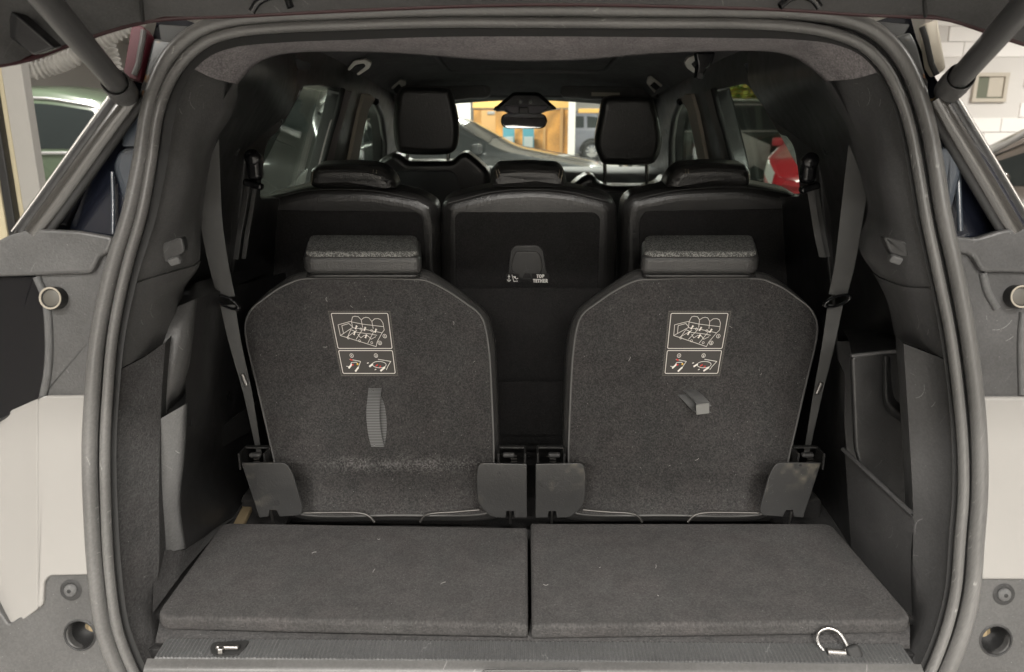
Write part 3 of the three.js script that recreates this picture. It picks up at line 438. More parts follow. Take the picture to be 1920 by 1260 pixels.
// ---- grab handles, buckle, visors, console, mirror, windscreen, dashboard
for (const [d, o, c] of [
  [2.3, [[651, 130], [663, 114], [684, 111], [696, 118], [693, 128], [672, 142], [668, 139], [686, 124], [682, 119], [667, 122], [655, 133]], [[658, 134], [668, 123], [682, 121], [686, 125], [670, 139]]],
  [2.95, [[733, 165], [750, 150], [760, 152], [760, 160], [748, 180], [743, 177], [754, 165], [748, 157], [736, 168]], [[737, 169], [748, 158], [754, 166], [743, 177]]],
  [2.3, [[1284, 118], [1290, 108], [1303, 104], [1308, 110], [1296, 120], [1306, 134], [1302, 138], [1288, 128]], [[1296, 120], [1306, 111], [1318, 120], [1307, 133]]],
  [2.95, [[1216, 146], [1221, 143], [1243, 160], [1239, 164], [1227, 153], [1218, 161], [1230, 170], [1227, 175], [1213, 157]], [[1219, 161], [1227, 154], [1238, 164], [1230, 170]]]]) {
  const F = facing(d, 0.95, -0.3), h = part(car, 'grab_handle', plate(F, rounded(pxs(F, o), 0.004, 3), 0.02, 0.0015), M.handle);
  part(h, 'handle_recess', plate(F, rounded(pxs(F, c), 0.003, 3), 0.006, 0.001, -0.004), M.groove);
}
{
  const F = facing(2.0, 0.94, -0.1), bk = thing('belt_buckle', 'black seat belt buckle hanging from the roof lining by the right handle', 'buckle', at(1322, 125, 2.0).toArray());
  part(bk, 'buckle_housing', plate(F, rounded(pxs(F, [[1304, 97], [1342, 97], [1338, 114], [1332, 124], [1326, 128], [1318, 150], [1304, 148], [1308, 122]]), 0.006, 4), 0.03, 0.006), M.gloss);
  part(bk, 'buckle_tongue', plate(F, rounded(pxs(F, [[1307, 136], [1318, 138], [1316, 148], [1305, 147]]), 0.002, 3), 0.006, 0.001, 0.006), M.trimDark);
}
for (const [a, b, lab] of [[735, 921, 0], [1050, 1236, 1]]) {
  const F = facing(3.2, 0.93, 0.1), o = a < 900 ? [[a, 162], [b - 8, 159], [b, 166], [b - 2, 180], [b - 14, 184], [b - 40, 184], [b - 70, 188], [a, 190]] : [[a + 4, 160], [b, 163], [b, 184], [a + 60, 186], [a + 30, 183], [a + 6, 182], [a, 174]];
  const vi = part(car, 'sun_visor', plate(F, rounded(pxs(F, o), 0.012, 4), 0.02, 0.006), M.trim);
  if (lab) part(vi, 'visor_sticker', plate(F, pxs(F, [[1109, 173], [1162, 174], [1162, 181], [1109, 180]]), 0.001, 0, 0.0015), M.beige);
}
{
  const F = facing(3.05, 0.9, 0), con = part(car, 'overhead_console', plate(F, rounded(pxs(F, [[922, 206], [945, 186], [962, 172], [1010, 172], [1026, 186], [1046, 204], [1024, 208], [1000, 220], [965, 220], [944, 207]]), 0.012, 4), 0.08, 0.014), M.gloss);
  for (const x of [976, 995]) part(con, 'reading_lens', lathe(on3(F, x, 191, 0.0), F.n, [[0, 0.004], [0.005, 0.002], [0.006, 0]], 14), M.lampClear);
  part(con, 'console_trim', plate(F, rounded(pxs(F, [[944, 198], [1030, 198], [1022, 207], [1000, 218], [966, 218], [950, 207]]), 0.01, 3), 0.01, 0.002, 0.003), std([0.02, 0.012, 0.03], 0.25));
  part(con, 'mirror_arm', box(at(982, 212, 3.06), 0.045, 0.05, 0.03, 0.008), M.gloss);
  const FM = frame(at(982, 227, 3.02), V(1, 0, 0.04), V(-0.04, 0.005, 1)), mo = rounded(pxs(FM, [[938, 226], [941, 216], [950, 212], [1014, 212], [1023, 216], [1027, 227], [1022, 238], [1014, 241], [950, 241], [941, 236]]), 0.01, 3);
  const mir = part(car, 'rear_view_mirror', plate(FM, mo, 0.03, 0.006), M.gloss);
  const cc = new THREE.Vector2(); mo.forEach((p) => cc.add(p)); cc.multiplyScalar(1 / mo.length);
  part(mir, 'mirror_glass', plate(FM, mo.map((p) => p.clone().sub(cc).multiplyScalar(0.93).add(cc)), 0.002, 0.0005, 0.0015), M.mirror);
}
{
  const top = [-0.52, -0.26, 0, 0.26, 0.52].map((x) => V(x, 0.915 - x * x * 0.12, 0.95 - 3.42 + x * x * 0.3)), bot = [-0.66, -0.33, 0, 0.33, 0.66].map((x) => V(x, 0.59, 0.95 - 4.15 + x * x * 0.4));
  part(car, 'windscreen', loft(blend([top, bot], 10)), M.glass);
  for (const s of [-1, 1]) part(car, 'windscreen_pillar', tube([V(s * 0.52, 0.9, 0.95 - 3.3), V(s * 0.6, 0.74, 0.95 - 3.65), V(s * 0.68, 0.56, 0.95 - 4.0)], 0.035, 20, 10), M.trimDark);
  part(car, 'windscreen_header', tube([V(-0.53, 0.89, 0.95 - 3.4), V(0, 0.925, 0.95 - 3.47), V(0.53, 0.89, 0.95 - 3.4)], 0.022, 20, 10), M.lining);
  const db = part(car, 'dashboard', loft(blend([[-0.66, -0.3, 0, 0.3, 0.66].map((x) => V(x, 0.42, 0.95 - 3.3)), [-0.66, -0.3, 0, 0.3, 0.66].map((x) => V(x, 0.6 - (x > 0.2 ? 0.02 : 0), 0.95 - 3.36)), [-0.66, -0.3, 0, 0.3, 0.66].map((x) => V(x, 0.61, 0.95 - 3.6)), [-0.68, -0.3, 0, 0.3, 0.68].map((x) => V(x, 0.585, 0.95 - 4.12))], 14)), M.dash);
  part(db, 'dash_front', loft([[-0.66, 0, 0.66].map((x) => V(x, 0.43, 0.95 - 3.3)), [-0.66, 0, 0.66].map((x) => V(x, -0.06, 0.95 - 3.36))]), M.trimDark);
  part(db, 'instrument_hood', loft(blend([rail([[925, 312, 3.35], [932, 305, 3.36], [1000, 303, 3.36], [1040, 308, 3.36]], 12), rail([[922, 316, 3.3], [930, 308, 3.32], [1000, 307, 3.32], [1044, 312, 3.3]], 12), rail([[920, 330, 3.28], [930, 330, 3.28], [1000, 330, 3.28], [1046, 330, 3.28]], 12)], 6)), M.dash);
  part(car, 'bonnet', loft(blend([[-0.7, -0.35, 0, 0.35, 0.7].map((x) => V(x, 0.565 - x * x * 0.08, 0.95 - 4.15)), [-0.72, -0.35, 0, 0.35, 0.72].map((x) => V(x, 0.52 - x * x * 0.1, 0.95 - 4.6)), [-0.7, -0.35, 0, 0.35, 0.7].map((x) => V(x, 0.4 - x * x * 0.1, 0.95 - 5.0)), [-0.7, -0.35, 0, 0.35, 0.7].map((x) => V(x, -0.3, 0.95 - 5.15))], 14)), M.navy);
}

// ================================================================== cargo boards
function lint(t, F, h, [x0, y0, x1, y1], n) {                 // stray hairs and threads
  const g = [];
  for (let i = 0; i < n; i++) {
    const x = x0 + rnd() * (x1 - x0), y = y0 + rnd() * (y1 - y0), a = rnd() * 6.3, l = 2 + rnd() * 8, b = (rnd() - 0.5) * 2;
    g.push(tube([0, 0.5, 1].map((k) => on3(F, x + Math.cos(a + b * k) * l * k, y + Math.sin(a + b * k) * l * k, h + 0.0004)), 0.00035 + rnd() * 0.0002, 8, 5));
  }
  const m = part(t, 'lint', g, M.lint); m.userData.kind = 'stuff';
}
for (const [o, label] of [
  [[[287, 1157], [417, 979], [989, 988], [990, 1172]], 'dark grey carpeted boot floor board, the left one of the pair'],
  [[[995, 980], [1558, 980], [1718, 1164], [997, 1174]], 'dark grey carpeted boot floor board, the right one of the pair'],
]) {
  const F = frame(V(0, 0.018, 0), V(1, 0, 0), V(0, 1, 0)), left = o[0][0] < 900;
  const b = thing('cargo_board', label, 'floor board', [left ? -0.3 : 0.3, 0.0, -0.15], 'carpeted boards of the boot floor');
  const s = new THREE.Shape(rounded(pxs(F, o), left ? [0.03, 0.02, 0.004, 0.004] : [0.004, 0.02, 0.03, 0.004], 6));
  part(b, 'board_top', plate(F, s.getPoints(), 0.024, 0.007, 0, [], 5), M.boardCarpet);
  lint(b, F, 0, left ? [430, 1000, 960, 1130] : [1020, 1000, 1560, 1130], 4);
}

// ================================================================== third-row seats
function labelTexture() {
  const c = document.createElement('canvas'); c.width = 480; c.height = 500; const g = c.getContext('2d');
  g.fillStyle = '#3f3c39'; g.fillRect(0, 0, 480, 500);
  g.strokeStyle = '#79756f'; g.lineWidth = 3; g.setLineDash([7, 5]); g.strokeRect(7, 7, 466, 486); g.setLineDash([]);
  g.strokeStyle = '#e9e4dc'; g.lineWidth = 5; g.lineJoin = 'round';
  const rr = (x, y, w, h) => { g.beginPath(); g.roundRect(x, y, w, h, 10); g.stroke(); };
  rr(24, 22, 432, 268); rr(24, 306, 432, 172);
  g.lineWidth = 3.6; const L = (...p) => { g.beginPath(); g.moveTo(p[0], p[1]); for (let i = 2; i < p.length; i += 2) g.lineTo(p[i], p[i + 1]); g.stroke(); };
  L(60, 110, 170, 82, 182, 50, 200, 44, 228, 48, 246, 72, 268, 56, 286, 52, 306, 56, 326, 84, 350, 64, 376, 62, 396, 70, 410, 96, 412, 150, 392, 172, 378, 168); L(60, 110, 62, 192, 170, 130, 168, 84); L(88, 116, 146, 100, 168, 124); L(88, 116, 90, 176); L(62, 192, 330, 276, 344, 240, 392, 172);
  L(170, 88, 246, 104, 326, 114, 410, 124); L(246, 74, 248, 132); L(326, 86, 328, 140); L(170, 132, 250, 142, 378, 168); L(150, 146, 200, 168, 300, 180, 350, 190); L(108, 206, 200, 150); L(180, 222, 244, 146); L(268, 250, 330, 160); L(120, 198, 150, 150); L(200, 180, 220, 210, 250, 190, 280, 196, 300, 220, 340, 200);
  for (const [x, y] of [[196, 128], [262, 140], [344, 154], [176, 172], [262, 196]]) { g.lineWidth = 9; L(x - 5, y + 16, x + 6, y - 14); g.lineWidth = 4; L(x - 12, y + 12, x + 14, y - 8); }
  for (const [x, y] of [[232, 142], [314, 154], [120, 210], [206, 232], [300, 246]]) { g.lineWidth = 3; g.beginPath(); g.arc(x, y, 8, 0, 7); g.stroke(); }
  const num = (t, x, y) => { g.lineWidth = 3.5; g.beginPath(); g.arc(x, y, 14, 0, 7); g.stroke(); g.fillStyle = '#f2eee6'; g.font = 'bold 21px sans-serif'; g.textAlign = 'center'; g.textBaseline = 'middle'; g.fillText(t, x, y + 1); };
  num('1', 410, 196); num('2', 364, 248); num('1', 122, 344); num('2', 318, 344);
  const fig = (x) => { g.strokeStyle = '#efece4'; g.lineWidth = 4; L(x - 20, 372, x + 66, 388, x + 36, 440, x + 20, 452); L(x - 58, 424, x - 30, 428, x - 10, 396, x + 30, 394, x + 46, 412); g.lineWidth = 13; L(x - 42, 440, x - 8, 408); L(x + 8, 464, x + 40, 432); };
  fig(120); g.strokeStyle = '#d0342c'; g.lineWidth = 11; L(104, 372, 122, 380); L(110, 418, 124, 410); g.strokeStyle = '#e3b92b'; g.lineWidth = 12; L(152, 412, 164, 404);
  g.strokeStyle = '#efece4'; g.lineWidth = 4; L(330, 372, 432, 388, 400, 428, 386, 452); g.beginPath(); g.ellipse(334, 412, 56, 24, 0, 0, 7); g.stroke(); g.lineWidth = 13; L(250, 428, 282, 408); L(336, 460, 378, 432); g.lineWidth = 6; L(236, 402, 250, 398); L(290, 452, 304, 446); g.strokeStyle = '#d0342c'; g.lineWidth = 9; L(304, 424, 322, 412); L(334, 432, 346, 422);
  const t = new THREE.CanvasTexture(c); t.colorSpace = THREE.SRGBColorSpace; return t;
}
const labelMat = std(1, 0.7, { map: labelTexture() });
function rearSeat(right) {
  const seat = thing('third_row_seat', right ? 'folding third-row seat with dark carpet back, short pull strap sticking out' : 'folding third-row seat with dark carpet back, long pull strap hanging down', 'car seat', [right ? 0.33 : -0.33, 0, -0.45], 'third-row seats');
  const mx = (l) => (right ? l.map(([x, y]) => [1992 - x, y]) : l);
  const F = frame(V(0, 0.02, 0.95 - 1.33), V(1, 0, 0), V(0, 0.389, 0.921)), q = (l) => pxs(F, mx(l)), q3 = (x, y, h = 0) => on3(F, right ? 1992 - x : x, y, h);
  const outer = smoothClosed(q([[560, 975], [525, 925], [508, 860], [492, 790], [474, 715], [457, 645], [453, 605], [464, 575], [490, 548], [520, 525], [550, 508], [590, 503], [680, 501], [760, 499], [795, 500], [830, 518], [870, 546], [905, 574], [920, 602], [929, 650], [932, 720], [935, 800], [937, 860], [935, 930], [925, 975], [740, 978]]), 150);
  part(seat, 'backrest', plate(F, outer, 0.085, 0.022, -0.003, [], 5), M.leatherGrey);
  const inner = smoothClosed(q([[566, 964], [530, 920], [512, 850], [497, 785], [480, 712], [464, 645], [461, 608], [473, 580], [497, 560], [524, 541], [548, 530], [576, 523], [680, 522], [766, 524], [800, 527], [838, 545], [872, 568], [900, 590], [912, 622], [919, 680], [923, 760], [926, 850], [924, 920], [912, 962], [740, 966]]), 150, 0.5);
  part(seat, 'back_carpet', plate(F, inner, 0.014, 0.003, 0.003), right ? M.seatCarpet : M.wornCarpet);
  lint(seat, F, 0.0034, right ? [1080, 560, 1500, 930] : [500, 560, 900, 930], 5);
  part(seat, 'piping', polyTube(inner.map((p) => F.o.clone().addScaledVector(F.u, p.x).addScaledVector(F.v, p.y).addScaledVector(F.n, 0.002)), 0.0024, 6, true), M.piping);
  // stitched instruction patch
  const corners = (right ? [[1240, 706], [1349, 706], [1371, 583], [1252, 583]] : [[640, 706], [748, 706], [733, 583], [615, 583]]).map(([x, y]) => on3(F, x, y, 0.0048));
  const pg = new THREE.BufferGeometry(), K = 8, pp = [], uu = [], ii = [];
  for (let j = 0; j <= K; j++) for (let i = 0; i <= K; i++) { const p = corners[0].clone().lerp(corners[1], i / K).lerp(corners[3].clone().lerp(corners[2], i / K), j / K); pp.push(...p.toArray()); uu.push(i / K, j / K); if (i < K && j < K) { const a = j * (K + 1) + i; ii.push(a, a + 1, a + K + 1, a + 1, a + K + 2, a + K + 1); } }
  pg.setAttribute('position', new THREE.Float32BufferAttribute(pp, 3)); pg.setAttribute('uv', new THREE.Float32BufferAttribute(uu, 2)); pg.setIndex(ii); pg.computeVertexNormals();
  part(seat, 'instruction_patch', pg, labelMat);
  // pull strap
  if (!right) {
    const a = [q3(704, 729, 0.004), q3(704, 745, 0.013), q3(703, 780, 0.02), q3(706, 815, 0.016), q3(710, 838, 0.008)], b = [q3(712, 836, 0.006), q3(716, 800, 0.008), q3(712, 760, 0.006), q3(706, 731, 0.004)];
    const st = part(seat, 'pull_strap', ribbon(new THREE.CatmullRomCurve3(a).getPoints(24), F.u, 0.026, 0.0018), M.strap);
    part(st, 'strap_back', ribbon(new THREE.CatmullRomCurve3(b).getPoints(20), F.u.clone().addScaledVector(F.n, -0.4), 0.022, 0.0018), M.strap);
  } else {
    const a = [on3(F, 1292, 732, 0.002), on3(F, 1298, 740, 0.016), on3(F, 1306, 752, 0.032), on3(F, 1312, 764, 0.04)], b = [on3(F, 1312, 776, 0.038), on3(F, 1304, 768, 0.025), on3(F, 1290, 750, 0.012), on3(F, 1282, 740, 0.003)];
    const st = part(seat, 'pull_strap', ribbon(new THREE.CatmullRomCurve3(a).getPoints(16), V(1, 0.06, 0), [...Array(17)].map(() => 0.026), 0.0018), M.strap);
    part(st, 'strap_back', ribbon(new THREE.CatmullRomCurve3(b).getPoints(16), V(1, 0.06, 0), 0.026, 0.0018), M.strap);
    part(st, 'strap_end', plate(frame(on3(F, 1315, 767, 0.044), V(1, 0.08, 0), V(0, 0.1, 1)), rounded(pxs(frame(on3(F, 1315, 767, 0.044), V(1, 0.08, 0), V(0, 0.1, 1)), [[1305, 759], [1330, 756], [1330, 775], [1306, 778]]), 0.002), 0.004, 0.001), M.strapTip);
  }
  // head restraint: leather pad with a cloth top
  const hy = at(680, 492, 1.46).y, HF = frame(V(0, at(680, 480, 1.46).y, 0.95 - 1.46), V(1, 0, 0), V(0, 1, 0.14));
  const hp = rounded([on(HF, ...mx([[566, 476]])[0]), on(HF, ...mx([[790, 476]])[0]), on(HF, ...mx([[788, 442]])[0]), on(HF, ...mx([[576, 441]])[0])], 0.022, 6);
  const hr = part(seat, 'head_restraint', plate(HF, hp, 0.041, 0.013, -0.004, [], 5), M.leatherGrey);
  const hc = hp.reduce((a, b) => a.clone().add(b), new THREE.Vector2()).multiplyScalar(1 / hp.length);
  const ct = part(hr, 'cloth_top', plate(HF, hp.map((p) => p.clone().sub(hc).multiply(new THREE.Vector2(0.95, 0.94)).add(hc)), 0.016, 0.007, 0.003, [], 6), M.cloth);
  { const pa = ct.geometry.attributes.position, ua = ct.geometry.attributes.uv; for (let i = 0; i < pa.count; i++) ua.setXY(i, pa.getX(i), pa.getY(i) - pa.getZ(i)); }
  part(hr, 'base_lip', plate(HF, hp.map((p) => p.clone().sub(hc).multiply(new THREE.Vector2(0.97, 0.95)).add(hc)), 0.008, 0.003, -0.044), M.leather);
  for (const [x, w] of [[604, 34], [752, 40]]) part(hr, 'post_collar', box(q3(x, 512, -0.012), w * 0.00105, 0.016, 0.03, 0.007), M.gloss);
  for (const x of [576, 768]) part(seat, 'cover_seam', polyTube([q3(x - 2, 524, 0.001), q3(x, 514, -0.002), q3(x + (x > 700 ? 10 : 6), 503, -0.012)], 0.0009, 5), M.groove);
  // recliner covers and brackets
  const CF = frame(V(0, 0.05, 0.95 - 1.285), V(1, 0, 0), V(0, 0.06, 1)), cq = (l) => pxs(CF, mx(l));
  const slot = (x, y0, y1, w = 7) => [[x - w, y1], [x - w + 1, y0], [x + w - 2, y0], [x + w, y1]];
  part(seat, 'hinge_cover', plate(CF, rounded(cq([[452, 868], [537, 867], [550, 890], [568, 955], [563, 967], [524, 969], [518, 957], [505, 957], [503, 969], [486, 971]]), [0.002, 0.016, 0.02, 0.008, 0.008, 0.001, 0.001, 0.001, 0.001, 0.002], 5), 0.005, 0.0016), M.plate);
  part(seat, 'hinge_cover', plate(CF, rounded(cq([[897, 868], [988, 870], [988, 971], [965, 971], [963, 959], [950, 959], [948, 971], [922, 971], [895, 945], [893, 890]]), [0.02, 0.003, 0.002, 0.001, 0.001, 0.001, 0.001, 0.012, 0.02, 0.012], 5), 0.005, 0.0016), M.plate);
  for (const [x0, x1, sgn] of [[458, 508, -1], [934, 986, 1]]) {
    const c = q3((x0 + x1) / 2, 858, 0.012), w = (x1 - x0) * 0.00098;
    const br = part(seat, 'hinge_bracket', [box(c.clone().add(V(-w / 2, 0, 0)), 0.004, 0.034, 0.04, 0.001), box(c.clone().add(V(w / 2, 0, 0)), 0.004, 0.034, 0.04, 0.001), box(c.clone().add(V(0, 0.015, -0.018)), w, 0.004, 0.01, 0.001)], M.plate);
    part(br, 'release_tab', box(c.clone().add(V((right ? -sgn : sgn) * -0.006, 0.012, 0.014)), 0.024, 0.009, 0.012, 0.004), M.trim);
    part(br, 'spring', Array.from({ length: 4 }, (_, i) => box(c.clone().add(V(0.004, -0.012 + i * 0.006, 0.004)), 0.012, 0.0016, 0.006, 0.0005)), M.wire);
  }
  for (const x of [508, 957]) part(seat, 'floor_pin', cyl(on3(CF, right ? 1992 - x : x, 972, -0.006), V(0, 1, 0.2), 0.0024, 0.0024, 0.03, 10), M.steel);
  const rod = (l) => tube(mx(l).map(([x, y]) => on3(CF, x, y, -0.012)), 0.0026, 30, 8);
  part(seat, 'seat_wire', rod([[566, 967], [620, 966], [672, 967], [688, 972], [700, 984]]), M.wire);
  part(seat, 'seat_wire', rod([[786, 984], [794, 973], [808, 968], [850, 965], [898, 961]]), M.wire);
  return seat;
}
rearSeat(false); rearSeat(true);

// ================================================================== second-row seats
function backSeat(kind) {
  const o = { left: { out: [[480, 560], [476, 450], [477, 395], [490, 372], [580, 350], [700, 351], [780, 366], [817, 386], [824, 420], [826, 560]], pan: [[513, 560], [511, 402], [520, 394], [782, 397], [792, 408], [806, 560]], head: [[579, 352], [582, 318], [598, 309], [650, 307], [700, 310], [722, 318], [738, 335], [746, 354]], seam: [[590, 312, 586, 350], [702, 312, 697, 350], [708, 313, 704, 350]] },
    middle: { out: [[826, 560], [824, 420], [827, 386], [840, 374], [930, 352], [1000, 348], [1060, 352], [1140, 370], [1158, 386], [1160, 420], [1156, 560]], pan: [[855, 560], [853, 406], [862, 398], [1114, 398], [1125, 408], [1121, 560]], head: [[917, 352], [924, 322], [932, 310], [990, 307], [1046, 310], [1058, 320], [1065, 352]], seam: [[930, 312, 936, 344], [935, 312, 941, 344], [1049, 312, 1046, 344], [1055, 313, 1051, 344]] },
    right: { out: [[1166, 560], [1166, 420], [1170, 386], [1186, 368], [1270, 350], [1400, 345], [1490, 362], [1516, 382], [1524, 430], [1532, 500], [1530, 560]], pan: [[1196, 560], [1199, 412], [1210, 396], [1468, 391], [1482, 400], [1492, 560]], head: [[1244, 352], [1258, 326], [1276, 310], [1340, 305], [1400, 309], [1409, 326], [1406, 352]], seam: [[1283, 311, 1285, 346], [1288, 311, 1290, 346], [1401, 312, 1402, 344]] } }[kind];
  const F = frame(V(0, 0.6, 0.95 - 1.82), V(1, 0, 0), V(0, -0.14, 1));
  const cx = { left: -0.43, middle: 0, right: 0.43 }[kind];
  const seat = thing('second_row_seat', { left: 'black leather second-row seat back on the left, beside the left window', middle: 'black leather middle second-row seat back with top tether flap', right: 'black leather second-row seat back on the right, beside the right window' }[kind], 'car seat', [cx, 0, -0.95], 'second-row seats');
  const down = (l, y) => l.map((p) => p.clone());
  const out = rounded(pxs(F, o.out), 0.036, 6), pan = rounded(pxs(F, o.pan), 0.008, 4), ext = (pts) => { const lo = Math.min(...pts.map((p) => p.y)); return pts.map((p) => (p.y < lo + 0.02 ? new THREE.Vector2(p.x, -0.34) : p)); };
  part(seat, 'backrest', plate(F, ext(out), 0.12, 0.034, 0, [], 7), M.leather);
  part(seat, 'back_panel', plate(F, ext(pan), 0.006, 0.0025, 0.0035), M.darkCarpet);
  const hd = part(seat, 'head_restraint', plate(F, rounded(pxs(F, o.head), 0.026, 6), 0.1, 0.024, 0.014, [], 6), M.leather);
  for (const [x0, y0, x1, y1] of o.seam) {                    // rows of pale thread
    const st = []; for (let k = 0; k < 9; k++) { const t = (k + 0.2) / 9, u = (k + 0.72) / 9; st.push(polyTube([on3(F, x0 + (x1 - x0) * t, y0 + 4 + (y1 - y0 - 8) * t, 0.0125), on3(F, x0 + (x1 - x0) * u, y0 + 4 + (y1 - y0 - 8) * u, 0.0125)], 0.0007, 5)); }
    part(hd, 'stitching', st, M.stitch);
  }
  part(hd, 'pad_fold', tube([o.head[2], [(o.head[2][0] + o.head.at(-3)[0]) / 2, o.head[3][1] + 10], o.head.at(-3)].map(([x, y], i) => on3(F, x + (i ? (i > 1 ? -4 : 0) : 4), y + (i === 1 ? 0 : 9), 0.0125)), 0.0016, 16, 6), M.leather);
  part(seat, 'seat_seam', tube(o.out.slice(3, -3).map(([x, y]) => on3(F, x, y + 7, 0.0)), 0.0012, 40, 5), M.leatherGrey);
  part(seat, 'back_skirt', plate(frame(V(0, 0.2, 0.95 - 1.78), V(1, 0, 0), V(0, 0.05, 1)), [[cx - 0.205, -0.24], [cx + 0.205, -0.24], [cx + 0.205, 0.17], [cx - 0.205, 0.17]].map((p) => new THREE.Vector2(...p)), 0.01, 0.003), M.darkCarpet);
  if (kind === 'middle') {
    const S = plate(F, rounded(pxs(F, [[951, 527], [953, 500], [957, 468], [966, 459], [1010, 459], [1019, 468], [1024, 500], [1026, 527]]), 0.012, 4), 0.006, 0.002, 0.006);
    const tf = part(seat, 'tether_surround', S, M.trimDark);
    part(tf, 'tether_flap', plate(F, rounded(pxs(F, [[962, 480], [968, 470], [1008, 470], [1014, 480], [1018, 500], [1012, 512], [1000, 522], [976, 522], [964, 512], [958, 500]]), 0.006, 3), 0.006, 0.0018, 0.0085), M.plate);
    part(tf, 'finger_notch', plate(F, rounded(pxs(F, [[979, 519], [983, 511], [993, 511], [997, 519]]), 0.003, 3), 0.002, 0.0005, 0.0095), M.groove);
    const c = document.createElement('canvas'); c.width = 320; c.height = 64; const g = c.getContext('2d'); g.fillStyle = '#161514'; g.fillRect(0, 0, 320, 64); g.fillStyle = g.strokeStyle = '#f0eeea';
    g.font = 'bold 31px sans-serif'; g.textAlign = 'center'; g.lineWidth = 2; for (const [w, y] of [['TOP', 28], ['TETHER', 59]]) { g.fillText(w, 256, y); g.strokeText(w, 256, y); }
    g.lineWidth = 5; g.beginPath(); g.moveTo(22, 8); g.lineTo(22, 50); g.moveTo(8, 40); g.quadraticCurveTo(22, 62, 36, 40); g.moveTo(14, 20); g.lineTo(30, 20); g.stroke(); g.beginPath(); g.moveTo(44, 8); g.lineTo(58, 52); g.lineTo(88, 50); g.moveTo(52, 18); g.lineTo(78, 36); g.lineTo(90, 30); g.stroke(); g.beginPath(); g.arc(66, 24, 7, 0, 7); g.fill();
    const t = new THREE.CanvasTexture(c); t.colorSpace = THREE.SRGBColorSpace;
    const A = on3(F, 949, 529, 0.0085), B = on3(F, 1029, 529, 0.0085), D = on3(F, 949, 511, 0.0085), pgm = new THREE.PlaneGeometry(A.distanceTo(B), A.distanceTo(D)); pgm.applyMatrix4(new THREE.Matrix4().makeBasis(F.u, F.v, F.n).setPosition(A.clone().add(B).multiplyScalar(0.5).addScaledVector(F.v, A.distanceTo(D) / 2)));
    // the print lies either side of the flap, so the strip is cut in two
    const cut = (u0, u1) => { const w = A.distanceTo(B), h = A.distanceTo(D), gg = new THREE.PlaneGeometry(w * (u1 - u0), h), uv = gg.attributes.uv; for (let i = 0; i < 4; i++) uv.setX(i, uv.getX(i) ? u1 : u0); gg.applyMatrix4(new THREE.Matrix4().makeBasis(F.u, F.v, F.n).setPosition(A.clone().lerp(B, (u0 + u1) / 2).addScaledVector(F.v, h / 2))); return gg; };
    const pm = std(1, 0.6, { map: t });
    part(tf, 'tether_symbol', cut(0, 0.31), pm); part(tf, 'tether_lettering', cut(0.6, 1), pm);
  }
}
['left', 'middle', 'right'].forEach(backSeat);
part(car, 'tunnel_flap', plate(frame(V(0, 0.06, 0.95 - 1.72), V(1, 0, 0), V(0, 0.2, 1)), [[-0.6, -0.1], [0.6, -0.1], [0.6, 0.09], [-0.6, 0.09]].map((p) => new THREE.Vector2(...p)), 0.012, 0.003), M.darkCarpet);

// ================================================================== front seats
for (const s of [-1, 1]) {
  const F = facing(2.72, 0.7, -0.08), dx = s > 0 ? 382 : 0, dy = s > 0 ? 20 : 0;
  const seat = thing('front_seat', s < 0 ? 'left front seat with raised black headrest and rounded leather shoulders' : 'right front seat with lower seat back and black headrest on long chrome posts', 'car seat', [s * 0.37, -0.1, -1.8], 'front seats');
  const hp = s < 0 ? [[750, 166], [790, 162], [838, 165], [846, 178], [856, 220], [858, 255], [850, 283], [820, 290], [760, 288], [744, 280], [738, 248], [739, 210]] : [[1136, 184], [1180, 180], [1220, 182], [1228, 194], [1238, 232], [1241, 268], [1232, 298], [1214, 308], [1140, 308], [1126, 296], [1118, 266], [1126, 218]];
  part(seat, 'head_restraint', plate(F, smoothClosed(pxs(F, hp), 70), 0.1, 0.022, 0, [], 5), M.leather);
  part(seat, 'headrest_piping', polyTube(smoothClosed(pxs(F, hp), 70).map((p) => F.o.clone().addScaledVector(F.u, p.x * 1).addScaledVector(F.v, p.y).addScaledVector(F.n, -0.02)), 0.003, 6, true), M.leatherGrey);
  for (const [x, y0, y1] of s < 0 ? [[760, 282, 312], [838, 282, 312]] : [[1137, 300, 350], [1217, 300, 350]]) part(seat, 'headrest_post', polyTube([on3(F, x, y0, -0.05), on3(F, x, y1, -0.05)], 0.007, 10), M.chrome);
  const bp = s < 0 ? [[700, 420], [700, 318], [712, 298], [736, 286], [752, 292], [764, 303], [848, 303], [860, 290], [874, 285], [892, 298], [918, 322], [926, 420]] : [[1062, 420], [1070, 352], [1084, 338], [1104, 327], [1116, 330], [1126, 346], [1148, 350], [1208, 350], [1234, 346], [1250, 330], [1262, 334], [1290, 360], [1296, 420]];
  const bo = rounded(pxs(F, bp), 0.02, 4), lo = Math.min(...bo.map((p) => p.y));
  part(seat, 'backrest', plate(F, bo.map((p) => (p.y < lo + 0.03 ? new THREE.Vector2(p.x, -0.75) : p)), 0.13, 0.025, 0, [], 5), M.leather);
  const pan = s < 0 ? [[736, 420], [738, 328], [748, 320], [846, 320], [856, 328], [884, 420]] : [[1120, 420], [1122, 366], [1130, 360], [1226, 360], [1236, 368], [1240, 420]];
  part(seat, 'map_pocket', plate(F, rounded(pxs(F, pan), 0.015, 4), 0.012, 0.004, 0.006), std([0.035, 0.04, 0.042], 0.45));
}

